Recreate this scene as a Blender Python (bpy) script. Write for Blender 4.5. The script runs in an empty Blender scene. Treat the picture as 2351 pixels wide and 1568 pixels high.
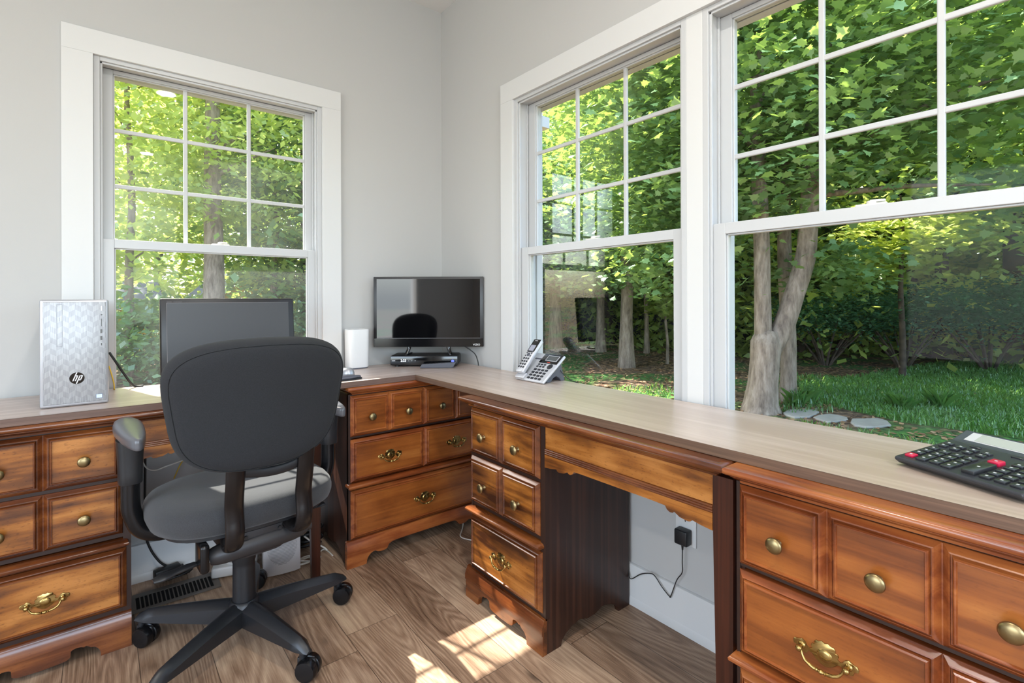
import bpy, bmesh, math, random
import numpy as np
from mathutils import Vector, Matrix

random.seed(7)
C = bpy.context.scene.collection
R = math.radians
sc = bpy.context.scene

# ------------------------------------------------------------------ camera
CAM = Vector((-1.533, -2.5286, 1.131))
YAW = 50.895
cd = bpy.data.cameras.new('camera')
cam = bpy.data.objects.new('camera', cd)
C.objects.link(cam)
cd.sensor_width = 36.0
cd.lens = 1164.05 / 2351 * 36
cd.shift_y = -(784 - 685.26) / 2351
cd.clip_start = 0.05
cd.clip_end = 400
fw = Vector((math.cos(R(YAW)), math.sin(R(YAW)), 0))
rt = Vector((math.sin(R(YAW)), -math.cos(R(YAW)), 0))
up = Vector((0, 0, 1))
m = Matrix((rt, up, -fw)).transposed().to_4x4()
cam.matrix_world = Matrix.Translation(CAM) @ m @ Matrix.Rotation(R(-0.179), 4, 'Z')
sc.camera = cam

# ------------------------------------------------------------------ world, sun, exposure
w = bpy.data.worlds.new('World'); sc.world = w; w.use_nodes = True
nt = w.node_tree; nt.nodes.clear()
wo = nt.nodes.new('ShaderNodeOutputWorld'); bg = nt.nodes.new('ShaderNodeBackground')
sky = nt.nodes.new('ShaderNodeTexSky'); sky.sky_type = 'NISHITA'; sky.sun_disc = False
SUN_DIR = Vector((0.30, -1.0, -1.28)).normalized()          # the way the light travels
sky.sun_elevation = math.asin(-SUN_DIR.z)
sky.sun_rotation = math.atan2(-SUN_DIR.x, -SUN_DIR.y)
sky.air_density = 1.0; sky.dust_density = 2.5; sky.ozone_density = 1.0
SKY = 1.05
bg.inputs['Strength'].default_value = SKY
nt.links.new(sky.outputs[0], bg.inputs[0]); nt.links.new(bg.outputs[0], wo.inputs[0])
sd = bpy.data.lights.new('sun', 'SUN'); sd.energy = 20.0; sd.angle = R(0.53); sd.color = (1.0, 0.955, 0.88)
so = bpy.data.objects.new('sun', sd); C.objects.link(so)
so.rotation_euler = SUN_DIR.to_track_quat('-Z', 'Y').to_euler(); so.location = (0, 0, 30)

sc.view_settings.view_transform = 'Standard'
sc.view_settings.look = 'None'
sc.view_settings.gamma = 1.0
sc.view_settings.use_curve_mapping = False
sc.view_settings.exposure = 0.15
sc.cycles.use_denoising = True
sc.cycles.max_bounces = 8
sc.cycles.diffuse_bounces = 4
sc.cycles.glossy_bounces = 3
sc.cycles.transmission_bounces = 4
sc.cycles.transparent_max_bounces = 12
sc.cycles.sample_clamp_indirect = 4.0
sc.cycles.caustics_reflective = False
sc.cycles.caustics_refractive = False

def area(name, loc, size, energy, rot, color=(1, 1, 1), shape='RECTANGLE', size_y=None):
    d = bpy.data.lights.new(name, 'AREA'); d.energy = energy; d.shape = shape; d.size = size
    if shape == 'RECTANGLE': d.size_y = size_y or size
    d.color = color
    o = bpy.data.objects.new(name, d); C.objects.link(o); o.location = loc; o.rotation_euler = rot
    return o
# added fill lamps in the unseen rear and side wall openings, lifting the interior
area('fill_rear', (-2.3, -5.68, 1.45), 3.2, 98, (R(90), 0, 0), (0.80, 0.905, 1.0), size_y=1.9)
area('fill_side', (-5.08, -2.6, 1.45), 3.2, 76, (R(90), 0, R(-90)), (0.80, 0.905, 1.0), size_y=1.9)

# ------------------------------------------------------------------ helpers
def lin(h):
    h = h.lstrip('#'); v = [int(h[i:i + 2], 16) / 255 for i in (0, 2, 4)]
    return tuple([(x / 12.92 if x <= 0.04045 else ((x + 0.055) / 1.055) ** 2.4) for x in v] + [1.0])

class MB:
    def __init__(s): s.v = []; s.f = []; s.m = []
    def add(s, vs, fs, mi=0, M=None):
        n = len(s.v)
        if M is not None: vs = [M @ Vector(p) for p in vs]
        s.v += [tuple(p) for p in vs]
        s.f += [tuple(i + n for i in f) for f in fs]
        s.m += [mi] * len(fs)
        return s
    def box(s, x0, x1, y0, y1, z0, z1, mi=0, M=None):
        vs = [(x0, y0, z0), (x1, y0, z0), (x1, y1, z0), (x0, y1, z0), (x0, y0, z1), (x1, y0, z1), (x1, y1, z1), (x0, y1, z1)]
        return s.add(vs, [(3, 2, 1, 0), (4, 5, 6, 7), (0, 1, 5, 4), (1, 2, 6, 5), (2, 3, 7, 6), (3, 0, 4, 7)], mi, M)
    def rbox(s, x0, x1, y0, y1, z0, z1, r=0.004, seg=2, mi=0, M=None):
        b = bmesh.new(); bmesh.ops.create_cube(b, size=1)
        for v in b.verts:
            v.co = Vector(((x0 + x1) / 2 + v.co.x * (x1 - x0), (y0 + y1) / 2 + v.co.y * (y1 - y0), (z0 + z1) / 2 + v.co.z * (z1 - z0)))
        r = min(r, abs(x1 - x0) * .49, abs(y1 - y0) * .49, abs(z1 - z0) * .49)
        bmesh.ops.bevel(b, geom=list(b.edges), offset=r, segments=seg, affect='EDGES', profile=0.5)
        b.verts.index_update()
        s.add([v.co.copy() for v in b.verts], [[v.index for v in f.verts] for f in b.faces], mi, M); b.free()
        return s
    def prism(s, pts, a, b, axis='y', mi=0, M=None):
        # outline in the plane across `axis`, extruded from a to b
        def P(p, t):
            return {'y': (p[0], t, p[1]), 'x': (t, p[0], p[1]), 'z': (p[0], p[1], t)}[axis]
        n = len(pts); vs = [P(p, a) for p in pts] + [P(p, b) for p in pts]
        fs = [tuple(range(n))[::-1], tuple(range(n, 2 * n))] + [(i, (i + 1) % n, n + (i + 1) % n, n + i) for i in range(n)]
        return s.add(vs, fs, mi, M)
    def lathe(s, prof, seg=24, mi=0, M=None):
        # prof: (r, z) about the z axis
        vs = []; fs = []
        for r, z in prof:
            for k in range(seg):
                a = 2 * math.pi * k / seg; vs.append((r * math.cos(a), r * math.sin(a), z))
        for i in range(len(prof) - 1):
            for k in range(seg):
                k2 = (k + 1) % seg
                fs.append((i * seg + k, i * seg + k2, (i + 1) * seg + k2, (i + 1) * seg + k))
        if prof[0][0] > 1e-6: fs.append(tuple(range(seg))[::-1])
        if prof[-1][0] > 1e-6: fs.append(tuple((len(prof) - 1) * seg + k for k in range(seg)))
        return s.add(vs, fs, mi, M)
    def cyl(s, p0, p1, r, seg=16, mi=0, r2=None, M=None):
        p0 = Vector(p0); p1 = Vector(p1); d = p1 - p0
        q = d.to_track_quat('Z', 'Y').to_matrix().to_4x4()
        T = Matrix.Translation(p0) @ q
        if M is not None: T = M @ T
        return s.lathe([(r, 0), (r if r2 is None else r2, d.length)], seg, mi, T)
    def loft(s, rings, mi=0, closed=True, cap=True, M=None):
        n = len(rings[0]); vs = [p for r in rings for p in r]; fs = []
        for i in range(len(rings) - 1):
            for k in range(n if closed else n - 1):
                k2 = (k + 1) % n
                fs.append((i * n + k, i * n + k2, (i + 1) * n + k2, (i + 1) * n + k))
        if cap and closed:
            fs.append(tuple(range(n))[::-1]); fs.append(tuple((len(rings) - 1) * n + k for k in range(n)))
        return s.add(vs, fs, mi, M)
    def tube(s, pts, r=0.005, seg=10, mi=0, sub=0, flat=1.0, side=None, M=None):
        # r: number or list; flat: thickness ratio of the second axis; side: preferred first axis
        P = [Vector(p) for p in pts]
        rr = list(r) if hasattr(r, '__len__') else [r] * len(P)
        if sub:
            Q = []; rq = []
            for i in range(len(P) - 1):
                p0 = P[max(i - 1, 0)]; p1 = P[i]; p2 = P[i + 1]; p3 = P[min(i + 2, len(P) - 1)]
                for j in range(sub):
                    t = j / sub
                    Q.append(0.5 * ((2 * p1) + (-p0 + p2) * t + (2 * p0 - 5 * p1 + 4 * p2 - p3) * t * t + (-p0 + 3 * p1 - 3 * p2 + p3) * t ** 3))
                    rq.append(rr[i] * (1 - t) + rr[i + 1] * t)
            Q.append(P[-1]); rq.append(rr[-1]); P, rr = Q, rq
        rings = []; up_ = Vector(side) if side is not None else None; prev = None
        for i, p in enumerate(P):
            d = (P[min(i + 1, len(P) - 1)] - P[max(i - 1, 0)])
            if d.length < 1e-9: d = Vector((0, 0, 1))
            d.normalize()
            if up_ is not None: a = up_ - d * up_.dot(d)
            elif prev is None:
                a = Vector((0, 0, 1)) if abs(d.z) < .9 else Vector((1, 0, 0)); a = a - d * a.dot(d)
            else: a = prev - d * prev.dot(d)
            a.normalize(); prev = a; b = d.cross(a)
            rings.append([p + (a * math.cos(2 * math.pi * k / seg) + b * flat * math.sin(2 * math.pi * k / seg)) * rr[i] for k in range(seg)])
        return s.loft(rings, mi, M=M)
    def build(s, name, mats, parent=None, smooth=35, bevel=None, loc=None, rotz=None):
        me = bpy.data.meshes.new(name); me.from_pydata(s.v, [], s.f)
        mats = mats if isinstance(mats, (list, tuple)) else [mats]
        for m_ in mats: me.materials.append(m_)
        me.polygons.foreach_set('material_index', s.m)
        b = bmesh.new(); b.from_mesh(me); bmesh.ops.recalc_face_normals(b, faces=b.faces); b.to_mesh(me); b.free()
        if smooth:
            me.polygons.foreach_set('use_smooth', [True] * len(me.polygons))
            me.set_sharp_from_angle(angle=R(smooth))
        me.update()
        o = bpy.data.objects.new(name, me); C.objects.link(o)
        if parent is not None: o.parent = parent
        if loc is not None: o.location = loc
        if rotz is not None: o.rotation_euler = (0, 0, rotz)
        if bevel:
            bm_ = o.modifiers.new('bevel', 'BEVEL'); bm_.width = bevel; bm_.segments = 2; bm_.limit_method = 'ANGLE'; bm_.angle_limit = R(50)
        return o

def sub(l, n=8):
    return l

def thing(name, label, cat, loc=(0, 0, 0), rotz=0.0, group=None):
    o = bpy.data.objects.new(name, None); C.objects.link(o); o.empty_display_size = 0.05
    o.location = loc; o.rotation_euler = (0, 0, rotz); o['label'] = label; o['category'] = cat
    if group: o['group'] = group
    return o
def tag(o, label, cat, group=None, kind=None):
    o['label'] = label; o['category'] = cat
    if group: o['group'] = group
    if kind: o['kind'] = kind
    return o
def struct(o, label=None):
    o['kind'] = 'structure'
    if label: o['label'] = label
    return o

# ------------------------------------------------------------------ materials
def new_mat(name):
    m_ = bpy.data.materials.new(name); m_.use_nodes = True
    n = m_.node_tree.nodes; b = n['Principled BSDF']
    return m_, m_.node_tree, b
def plain(name, col, rough=0.5, metal=0.0, spec=0.5, coat=0.0, noise=0.0, nscale=40, bump=0.0, bscale=200, emit=None, estr=1.0):
    m_, t, b = new_mat(name)
    c = lin(col) if isinstance(col, str) else tuple(col) + (1,)
    b.inputs['Base Color'].default_value = c
    b.inputs['Roughness'].default_value = rough; b.inputs['Metallic'].default_value = metal
    b.inputs['Specular IOR Level'].default_value = spec; b.inputs['Coat Weight'].default_value = coat
    if noise or bump:
        tc = t.nodes.new('ShaderNodeTexCoord')
    if noise:
        n = t.nodes.new('ShaderNodeTexNoise'); n.inputs['Scale'].default_value = nscale; n.inputs['Detail'].default_value = 4
        t.links.new(tc.outputs['Object'], n.inputs['Vector'])
        mx = t.nodes.new('ShaderNodeMix'); mx.data_type = 'RGBA'
        mx.inputs[6].default_value = tuple([x * (1 - noise) for x in c[:3]] + [1]); mx.inputs[7].default_value = tuple([min(1, x * (1 + noise)) for x in c[:3]] + [1])
        t.links.new(n.outputs['Fac'], mx.inputs[0]); t.links.new(mx.outputs[2], b.inputs['Base Color'])
    if bump:
        n2 = t.nodes.new('ShaderNodeTexNoise'); n2.inputs['Scale'].default_value = bscale; n2.inputs['Detail'].default_value = 3
        t.links.new(tc.outputs['Object'], n2.inputs['Vector'])
        bp = t.nodes.new('ShaderNodeBump'); bp.inputs['Strength'].default_value = bump; bp.inputs['Distance'].default_value = 0.002
        t.links.new(n2.outputs['Fac'], bp.inputs['Height']); t.links.new(bp.outputs[0], b.inputs['Normal'])
    if emit:
        b.inputs['Emission Color'].default_value = lin(emit); b.inputs['Emission Strength'].default_value = estr
    return m_
def ramp(t, fac, stops):
    r = t.nodes.new('ShaderNodeValToRGB'); e = r.color_ramp.elements
    while len(e) < len(stops): e.new(0.5)
    for i, (p, c) in enumerate(stops):
        e[i].position = p; e[i].color = lin(c) if isinstance(c, str) else c
    t.links.new(fac, r.inputs[0]); return r.outputs[0]
def wood(name, stops, axis='x', rough=0.3, streak=(1.6, 22), blotch=True, spots=0.5, coat=0.0, bump=0.05):
    m_, t, b = new_mat(name); L = t.links
    tc = t.nodes.new('ShaderNodeTexCoord'); oi = t.nodes.new('ShaderNodeObjectInfo')
    off = t.nodes.new('ShaderNodeVectorMath'); off.operation = 'ADD'
    sc_ = t.nodes.new('ShaderNodeVectorMath'); sc_.operation = 'SCALE'; sc_.inputs['Scale'].default_value = 17.0
    cx = t.nodes.new('ShaderNodeCombineXYZ')
    for i in range(3): L.new(oi.outputs['Random'], cx.inputs[i])
    L.new(cx.outputs[0], sc_.inputs[0]); L.new(tc.outputs['Object'], off.inputs[0]); L.new(sc_.outputs[0], off.inputs[1])
    def mapped(a, c_):
        mp = t.nodes.new('ShaderNodeMapping'); s_ = [c_, c_, c_]; s_['xyz'.index(axis)] = a
        mp.inputs['Scale'].default_value = s_; L.new(off.outputs[0], mp.inputs[0]); return mp.outputs[0]
    n1 = t.nodes.new('ShaderNodeTexNoise'); n1.inputs['Scale'].default_value = 1.0; n1.inputs['Detail'].default_value = 6; n1.inputs['Roughness'].default_value = 0.6; n1.inputs['Distortion'].default_value = 0.6
    L.new(mapped(*streak), n1.inputs['Vector'])
    n2 = t.nodes.new('ShaderNodeTexNoise'); n2.inputs['Scale'].default_value = 1.0; n2.inputs['Detail'].default_value = 3
    L.new(mapped(5.0, 13.0), n2.inputs['Vector'])
    mx = t.nodes.new('ShaderNodeMath'); mx.operation = 'MULTIPLY_ADD'; mx.inputs[1].default_value = 0.55
    L.new(n1.outputs['Fac'], mx.inputs[0])
    m2 = t.nodes.new('ShaderNodeMath'); m2.operation = 'MULTIPLY'; m2.inputs[1].default_value = 0.45 if blotch else 0.12
    L.new(n2.outputs['Fac'], m2.inputs[0]); L.new(m2.outputs[0], mx.inputs[2])
    col = ramp(t, mx.outputs[0], stops)
    if spots:
        n3 = t.nodes.new('ShaderNodeTexNoise'); n3.inputs['Scale'].default_value = 1.0; n3.inputs['Detail'].default_value = 2
        L.new(mapped(90.0, 260.0), n3.inputs['Vector'])
        rr = ramp(t, n3.outputs['Fac'], [(0.0, (0, 0, 0, 1)), (0.60, (0, 0, 0, 1)), (0.72, (1, 1, 1, 1))])
        mm = t.nodes.new('ShaderNodeMix'); mm.data_type = 'RGBA'; mm.blend_type = 'MULTIPLY'
        ms = t.nodes.new('ShaderNodeMath'); ms.operation = 'MULTIPLY'; ms.inputs[1].default_value = spots
        L.new(rr, ms.inputs[0]); L.new(ms.outputs[0], mm.inputs[0]); L.new(col, mm.inputs[6]); mm.inputs[7].default_value = (.25, .16, .1, 1)
        col = mm.outputs[2]
    L.new(col, b.inputs['Base Color'])
    b.inputs['Roughness'].default_value = rough; b.inputs['Coat Weight'].default_value = coat; b.inputs['Coat Roughness'].default_value = 0.18
    bp = t.nodes.new('ShaderNodeBump'); bp.inputs['Strength'].default_value = bump; bp.inputs['Distance'].default_value = 0.002
    L.new(n1.outputs['Fac'], bp.inputs['Height']); L.new(bp.outputs[0], b.inputs['Normal'])
    return m_
M = {}
M['wall'] = plain('wall_paint', '#b8b7b5', 0.85, bump=0.08, bscale=500)
M['ceiling'] = plain('ceiling_paint', '#dedddb', 0.9)
M['trim'] = plain('white_trim', '#cfcfce', 0.42)
M['vinyl'] = plain('white_vinyl', '#bdbebf', 0.35)
M['hw'] = plain('sash_hardware', '#d8d4ce', 0.4)
HON = [(0.38, '#3a1c0b'), (0.455, '#6c3d17'), (0.52, '#925822'), (0.61, '#b3763a')]
M['honey'] = wood('honey_maple', HON, 'x', 0.30, coat=0.25)
M['amber'] = wood('amber_maple', [(0.30, '#4a200b'), (0.45, '#7b4119'), (0.56, '#945322'), (0.70, '#ad6b32')], 'x', 0.30, streak=(1.0, 30), blotch=True, spots=0.2, coat=0.25)
M['bevel'] = wood('brown_moulding', [(0.30, '#2a1208'), (0.48, '#5f3015'), (0.66, '#8c5226')], 'x', 0.26, spots=0.2, coat=0.3)  # moulding stain, darkened further to paint shadow into the panel grooves
M['bevel2'] = wood('amber_moulding', [(0.30, '#3c190a'), (0.48, '#824220'), (0.66, '#b06a36')], 'x', 0.26, spots=0.15, coat=0.3)
M['gap'] = plain('dark_brown', '#2a150b', 0.5)  # dark brown for the face frame seen between the drawers
M['walnut'] = wood('walnut_laminate', [(0.30, '#2b1710'), (0.44, '#4e2e20'), (0.56, '#74492f'), (0.70, '#976542')], 'z', 0.34, streak=(0.5, 42), blotch=False, spots=0.0)
M['legwood'] = wood('red_brown_leg', [(0.3, '#2e130b'), (0.5, '#522616'), (0.7, '#74391d')], 'z', 0.3, streak=(1.0, 60), blotch=False, spots=0.1)
M['brass'] = plain('antique_brass', '#94835f', 0.36, metal=1.0, noise=0.25, nscale=60)
M['brass2'] = plain('bright_brass', '#a98e58', 0.27, metal=1.0, noise=0.3, nscale=90)

def worktop_mat(name, axis, tint):
    m_ = wood(name, tint, axis, 0.30, streak=(1.1, 30), blotch=False, spots=0.0, bump=0.02)
    m_.node_tree.nodes['Principled BSDF'].inputs['Specular IOR Level'].default_value = 1.0
    return m_
TOPS = [(0.30, '#b3a096'), (0.46, '#cdbcb3'), (0.6, '#dacdc6'), (0.75, '#e6dcd6')]
M['topx'] = worktop_mat('worktop_laminate_left', 'x', TOPS)
M['topy'] = worktop_mat('worktop_laminate_right', 'y', [(0.30, '#b8a495'), (0.46, '#d0beb1'), (0.6, '#ddcfc4'), (0.75, '#e8dcd3')])
M['edgex'] = wood('worktop_edge', [(0.3, '#5d463c'), (0.5, '#7b6154'), (0.7, '#8f7466')], 'x', 0.5, streak=(3, 160), blotch=False, spots=0)
M['edgey'] = wood('worktop_edge_right', [(0.3, '#5a4334'), (0.5, '#785c48'), (0.7, '#8e7059')], 'y', 0.5, streak=(3, 160), blotch=False, spots=0)

def floor_mat():
    m_, t, b = new_mat('oak_planks'); L = t.links
    g = t.nodes.new('ShaderNodeTexCoord'); sx = t.nodes.new('ShaderNodeSeparateXYZ'); L.new(g.outputs['Object'], sx.inputs[0])
    def mth(op, a, b_=None, c_=None):
        n = t.nodes.new('ShaderNodeMath'); n.operation = op
        for i, v in enumerate((a, b_, c_)):
            if v is None: continue
            if isinstance(v, (int, float)): n.inputs[i].default_value = v
            else: L.new(v, n.inputs[i])
        return n.outputs[0]
    W = 0.183; LN = 1.22
    u = mth('DIVIDE', mth('ADD', sx.outputs[0], 0.709 + 40 * W), W)
    iu = mth('FLOOR', u); fu = mth('FRACT', u)
    h = t.nodes.new('ShaderNodeTexWhiteNoise'); h.noise_dimensions = '1D'; L.new(iu, h.inputs['W'])
    v = mth('ADD', mth('DIVIDE', sx.outputs[1], LN), mth('MULTIPLY', h.outputs['Value'], 7.3)); v = mth('ADD', v, 50)
    iv = mth('FLOOR', v); fv = mth('FRACT', v)
    cb = t.nodes.new('ShaderNodeCombineXYZ'); L.new(iu, cb.inputs[0]); L.new(iv, cb.inputs[1])
    pr = t.nodes.new('ShaderNodeTexWhiteNoise'); pr.noise_dimensions = '3D'; L.new(cb.outputs[0], pr.inputs['Vector'])
    # grain coordinates, shifted per plank
    oc = t.nodes.new('ShaderNodeVectorMath'); oc.operation = 'MULTIPLY_ADD'; oc.inputs[1].default_value = (13, 13, 13)
    L.new(pr.outputs['Color'], oc.inputs[0]); L.new(g.outputs['Object'], oc.inputs[2])
    mp = t.nodes.new('ShaderNodeMapping'); mp.inputs['Scale'].default_value = (9.0, 1.3, 1); L.new(oc.outputs[0], mp.inputs[0])
    nz = t.nodes.new('ShaderNodeTexNoise'); nz.inputs['Scale'].default_value = 0.62; nz.inputs['Detail'].default_value = 1.5; nz.inputs['Distortion'].default_value = 0.5
    L.new(mp.outputs[0], nz.inputs['Vector'])
    rings = mth('ABSOLUTE', mth('SUBTRACT', mth('FRACT', mth('MULTIPLY', nz.outputs['Fac'], 26.0)), 0.5))
    fine = t.nodes.new('ShaderNodeTexNoise'); fine.inputs['Scale'].default_value = 1; fine.inputs['Detail'].default_value = 4
    mp2 = t.nodes.new('ShaderNodeMapping'); mp2.inputs['Scale'].default_value = (320, 14, 1); L.new(oc.outputs[0], mp2.inputs[0]); L.new(mp2.outputs[0], fine.inputs['Vector'])
    big = t.nodes.new('ShaderNodeTexNoise'); big.inputs['Scale'].default_value = 1; big.inputs['Detail'].default_value = 3
    mp3 = t.nodes.new('ShaderNodeMapping'); mp3.inputs['Scale'].default_value = (9, 2.2, 1); L.new(oc.outputs[0], mp3.inputs[0]); L.new(mp3.outputs[0], big.inputs['Vector'])
    f = mth('ADD', mth('MULTIPLY', rings, 0.30), mth('ADD', mth('MULTIPLY', fine.outputs['Fac'], 0.34), mth('MULTIPLY', big.outputs['Fac'], 0.42)))
    f = mth('ADD', f, mth('MULTIPLY', mth('SUBTRACT', pr.outputs['Value'], 0.5), 0.13))
    col = ramp(t, f, [(0.22, '#5a4332'), (0.40, '#8c705a'), (0.55, '#ad9178'), (0.76, '#d0b698')])
    # knots
    vo = t.nodes.new('ShaderNodeTexVoronoi'); vo.inputs['Scale'].default_value = 1.0
    mp4 = t.nodes.new('ShaderNodeMapping'); mp4.inputs['Scale'].default_value = (4.2, 1.9, 1); L.new(oc.outputs[0], mp4.inputs[0]); L.new(mp4.outputs[0], vo.inputs['Vector'])
    kn = ramp(t, vo.outputs['Distance'], [(0.0, (1, 1, 1, 1)), (0.035, (0.7, .7, .7, 1)), (0.085, (0, 0, 0, 1))])
    mk = t.nodes.new('ShaderNodeMix'); mk.data_type = 'RGBA'; L.new(kn, mk.inputs[0]); L.new(col, mk.inputs[6]); mk.inputs[7].default_value = lin('#3a2c23')
    # joints
    e1 = mth('MINIMUM', mth('MULTIPLY', fu, W), mth('MULTIPLY', mth('SUBTRACT', 1.0, fu), W))
    e2 = mth('MINIMUM', mth('MULTIPLY', fv, LN), mth('MULTIPLY', mth('SUBTRACT', 1.0, fv), LN))
    e = mth('MINIMUM', e1, e2)
    j = mth('LESS_THAN', e, 0.0011)
    mj = t.nodes.new('ShaderNodeMix'); mj.data_type = 'RGBA'; L.new(mth('MULTIPLY', j, 0.75), mj.inputs[0]); L.new(mk.outputs[2], mj.inputs[6]); mj.inputs[7].default_value = lin('#2b211b')
    L.new(mj.outputs[2], b.inputs['Base Color'])
    b.inputs['Roughness'].default_value = 0.42
    bp = t.nodes.new('ShaderNodeBump'); bp.inputs['Strength'].default_value = 0.18; bp.inputs['Distance'].default_value = 0.002
    L.new(mth('SUBTRACT', f, mth('MULTIPLY', j, 0.8)), bp.inputs['Height']); L.new(bp.outputs[0], b.inputs['Normal'])
    return m_
M['floor'] = floor_mat()

def glass_mat(name, refl=1.0, dust=0.0):
    m_ = bpy.data.materials.new(name); m_.use_nodes = True; t = m_.node_tree; t.nodes.clear(); L = t.links
    out = t.nodes.new('ShaderNodeOutputMaterial'); tr = t.nodes.new('ShaderNodeBsdfTransparent'); tr.inputs[0].default_value = (0.95, 0.965, 0.955, 1)
    gl = t.nodes.new('ShaderNodeBsdfGlossy'); gl.inputs['Roughness'].default_value = 0.0
    fr = t.nodes.new('ShaderNodeFresnel'); fr.inputs['IOR'].default_value = 1.5
    mu = t.nodes.new('ShaderNodeMath'); mu.operation = 'MULTIPLY'; mu.inputs[1].default_value = refl; L.new(fr.outputs[0], mu.inputs[0])
    mx = t.nodes.new('ShaderNodeMixShader'); L.new(mu.outputs[0], mx.inputs[0]); L.new(tr.outputs[0], mx.inputs[1]); L.new(gl.outputs[0], mx.inputs[2])
    last = mx.outputs[0]
    if dust:
        tl = t.nodes.new('ShaderNodeBsdfTranslucent'); tl.inputs[0].default_value = (0.9, 0.92, 0.95, 1)
        tc = t.nodes.new('ShaderNodeTexCoord'); n = t.nodes.new('ShaderNodeTexNoise'); n.inputs['Scale'].default_value = 3.0; n.inputs['Detail'].default_value = 5
        L.new(tc.outputs['Object'], n.inputs['Vector'])
        r_ = ramp(t, n.outputs['Fac'], [(0.35, (0.15, .15, .15, 1)), (0.7, (1, 1, 1, 1))])
        m2 = t.nodes.new('ShaderNodeMath'); m2.operation = 'MULTIPLY'; m2.inputs[1].default_value = dust; L.new(r_, m2.inputs[0])
        m3 = t.nodes.new('ShaderNodeMixShader'); L.new(m2.outputs[0], m3.inputs[0]); L.new(last, m3.inputs[1]); L.new(tl.outputs[0], m3.inputs[2]); last = m3.outputs[0]
    L.new(last, out.inputs[0]); return m_
M['glass'] = glass_mat('window_glass', 0.10)
M['glass_dusty'] = glass_mat('dusty_window_glass', 0.14, 0.02)

# ------------------------------------------------------------------ room shell
X0, Y0, ZC = -5.0, -5.6, 2.78
T = 0.15
o = MB().box(X0 - T, T, Y0 - T, T, -0.12, 0.0).build('floor', M['floor']); struct(o)
o = MB().box(X0 - T, T, Y0 - T, T, ZC, ZC + 0.12).build('ceiling', M['ceiling']); struct(o)
# window openings (rough, inside the casing):  wall_left along x, wall_right along y
WZ0, WZ1 = 0.615, 2.073
WL = [(-1.551, -0.685)]
WR = [(-2.545, -1.637), (-1.578, -0.670)]
def wall(name, axis, a0, a1, holes, c0, c1):
    mb = MB()
    def bx(p0, p1, z0, z1):
        if p1 - p0 < 1e-5: return
        if axis == 'x': mb.box(p0, p1, c0, c1, z0, z1)
        else: mb.box(c0, c1, p0, p1, z0, z1)
    cur = a0
    for h in sorted(holes):
        z0, z1 = (h[2], h[3]) if len(h) > 2 else (WZ0, WZ1)
        bx(cur, h[0], 0, ZC); bx(h[0], h[1], 0, z0); bx(h[0], h[1], z1, ZC); cur = h[1]
    bx(cur, a1, 0, ZC)
    return struct(mb.build(name, M['wall'], smooth=None))
wall('wall_left', 'x', X0 - T, T, WL, 0.0, T)
wall('wall_right', 'y', Y0 - T, 0.0, WR, 0.0, T)
wall('wall_rear', 'x', X0 - T, 0.0, [(-3.9, -0.7, 0.5, 2.4)], Y0 - T, Y0)
wall('wall_side', 'y', Y0, 0.0, [(-4.2, -1.0, 0.5, 2.4)], X0 - T, X0)

# casings
def casing(name, axis, a0, a1, z0, z1, iw, mull=None):
    # flat boards round an opening; a0..a1, z0..z1 outer edges, iw board width; proud of the wall by 18 mm
    mb = MB(); t_ = 0.018
    def bx(p0, p1, q0, q1, th=t_):
        if axis == 'x': mb.box(p0, p1, -th, 0, q0, q1)
        else: mb.box(-th, 0, p0, p1, q0, q1)
    bx(a0, a1, z1 - iw, z1); bx(a0, a0 + iw, z0, z1 - iw); bx(a1 - iw, a1, z0, z1 - iw); bx(a0 + iw, a1 - iw, z0, z0 + iw * .9)
    if mull: bx(mull[0], mull[1], z0 + iw * .9, z1 - iw, 0.004)
    # inner lip, a thin raised edge
    return struct(mb.build(name, M['trim'], smooth=None, bevel=0.0012))
casing('trim_1', 'x', -1.643, -0.593, 0.53, 2.165, 0.092)
casing('trim_2', 'y', -2.637, -0.578, 0.53, 2.165, 0.092, mull=(-1.637, -1.578))

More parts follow.
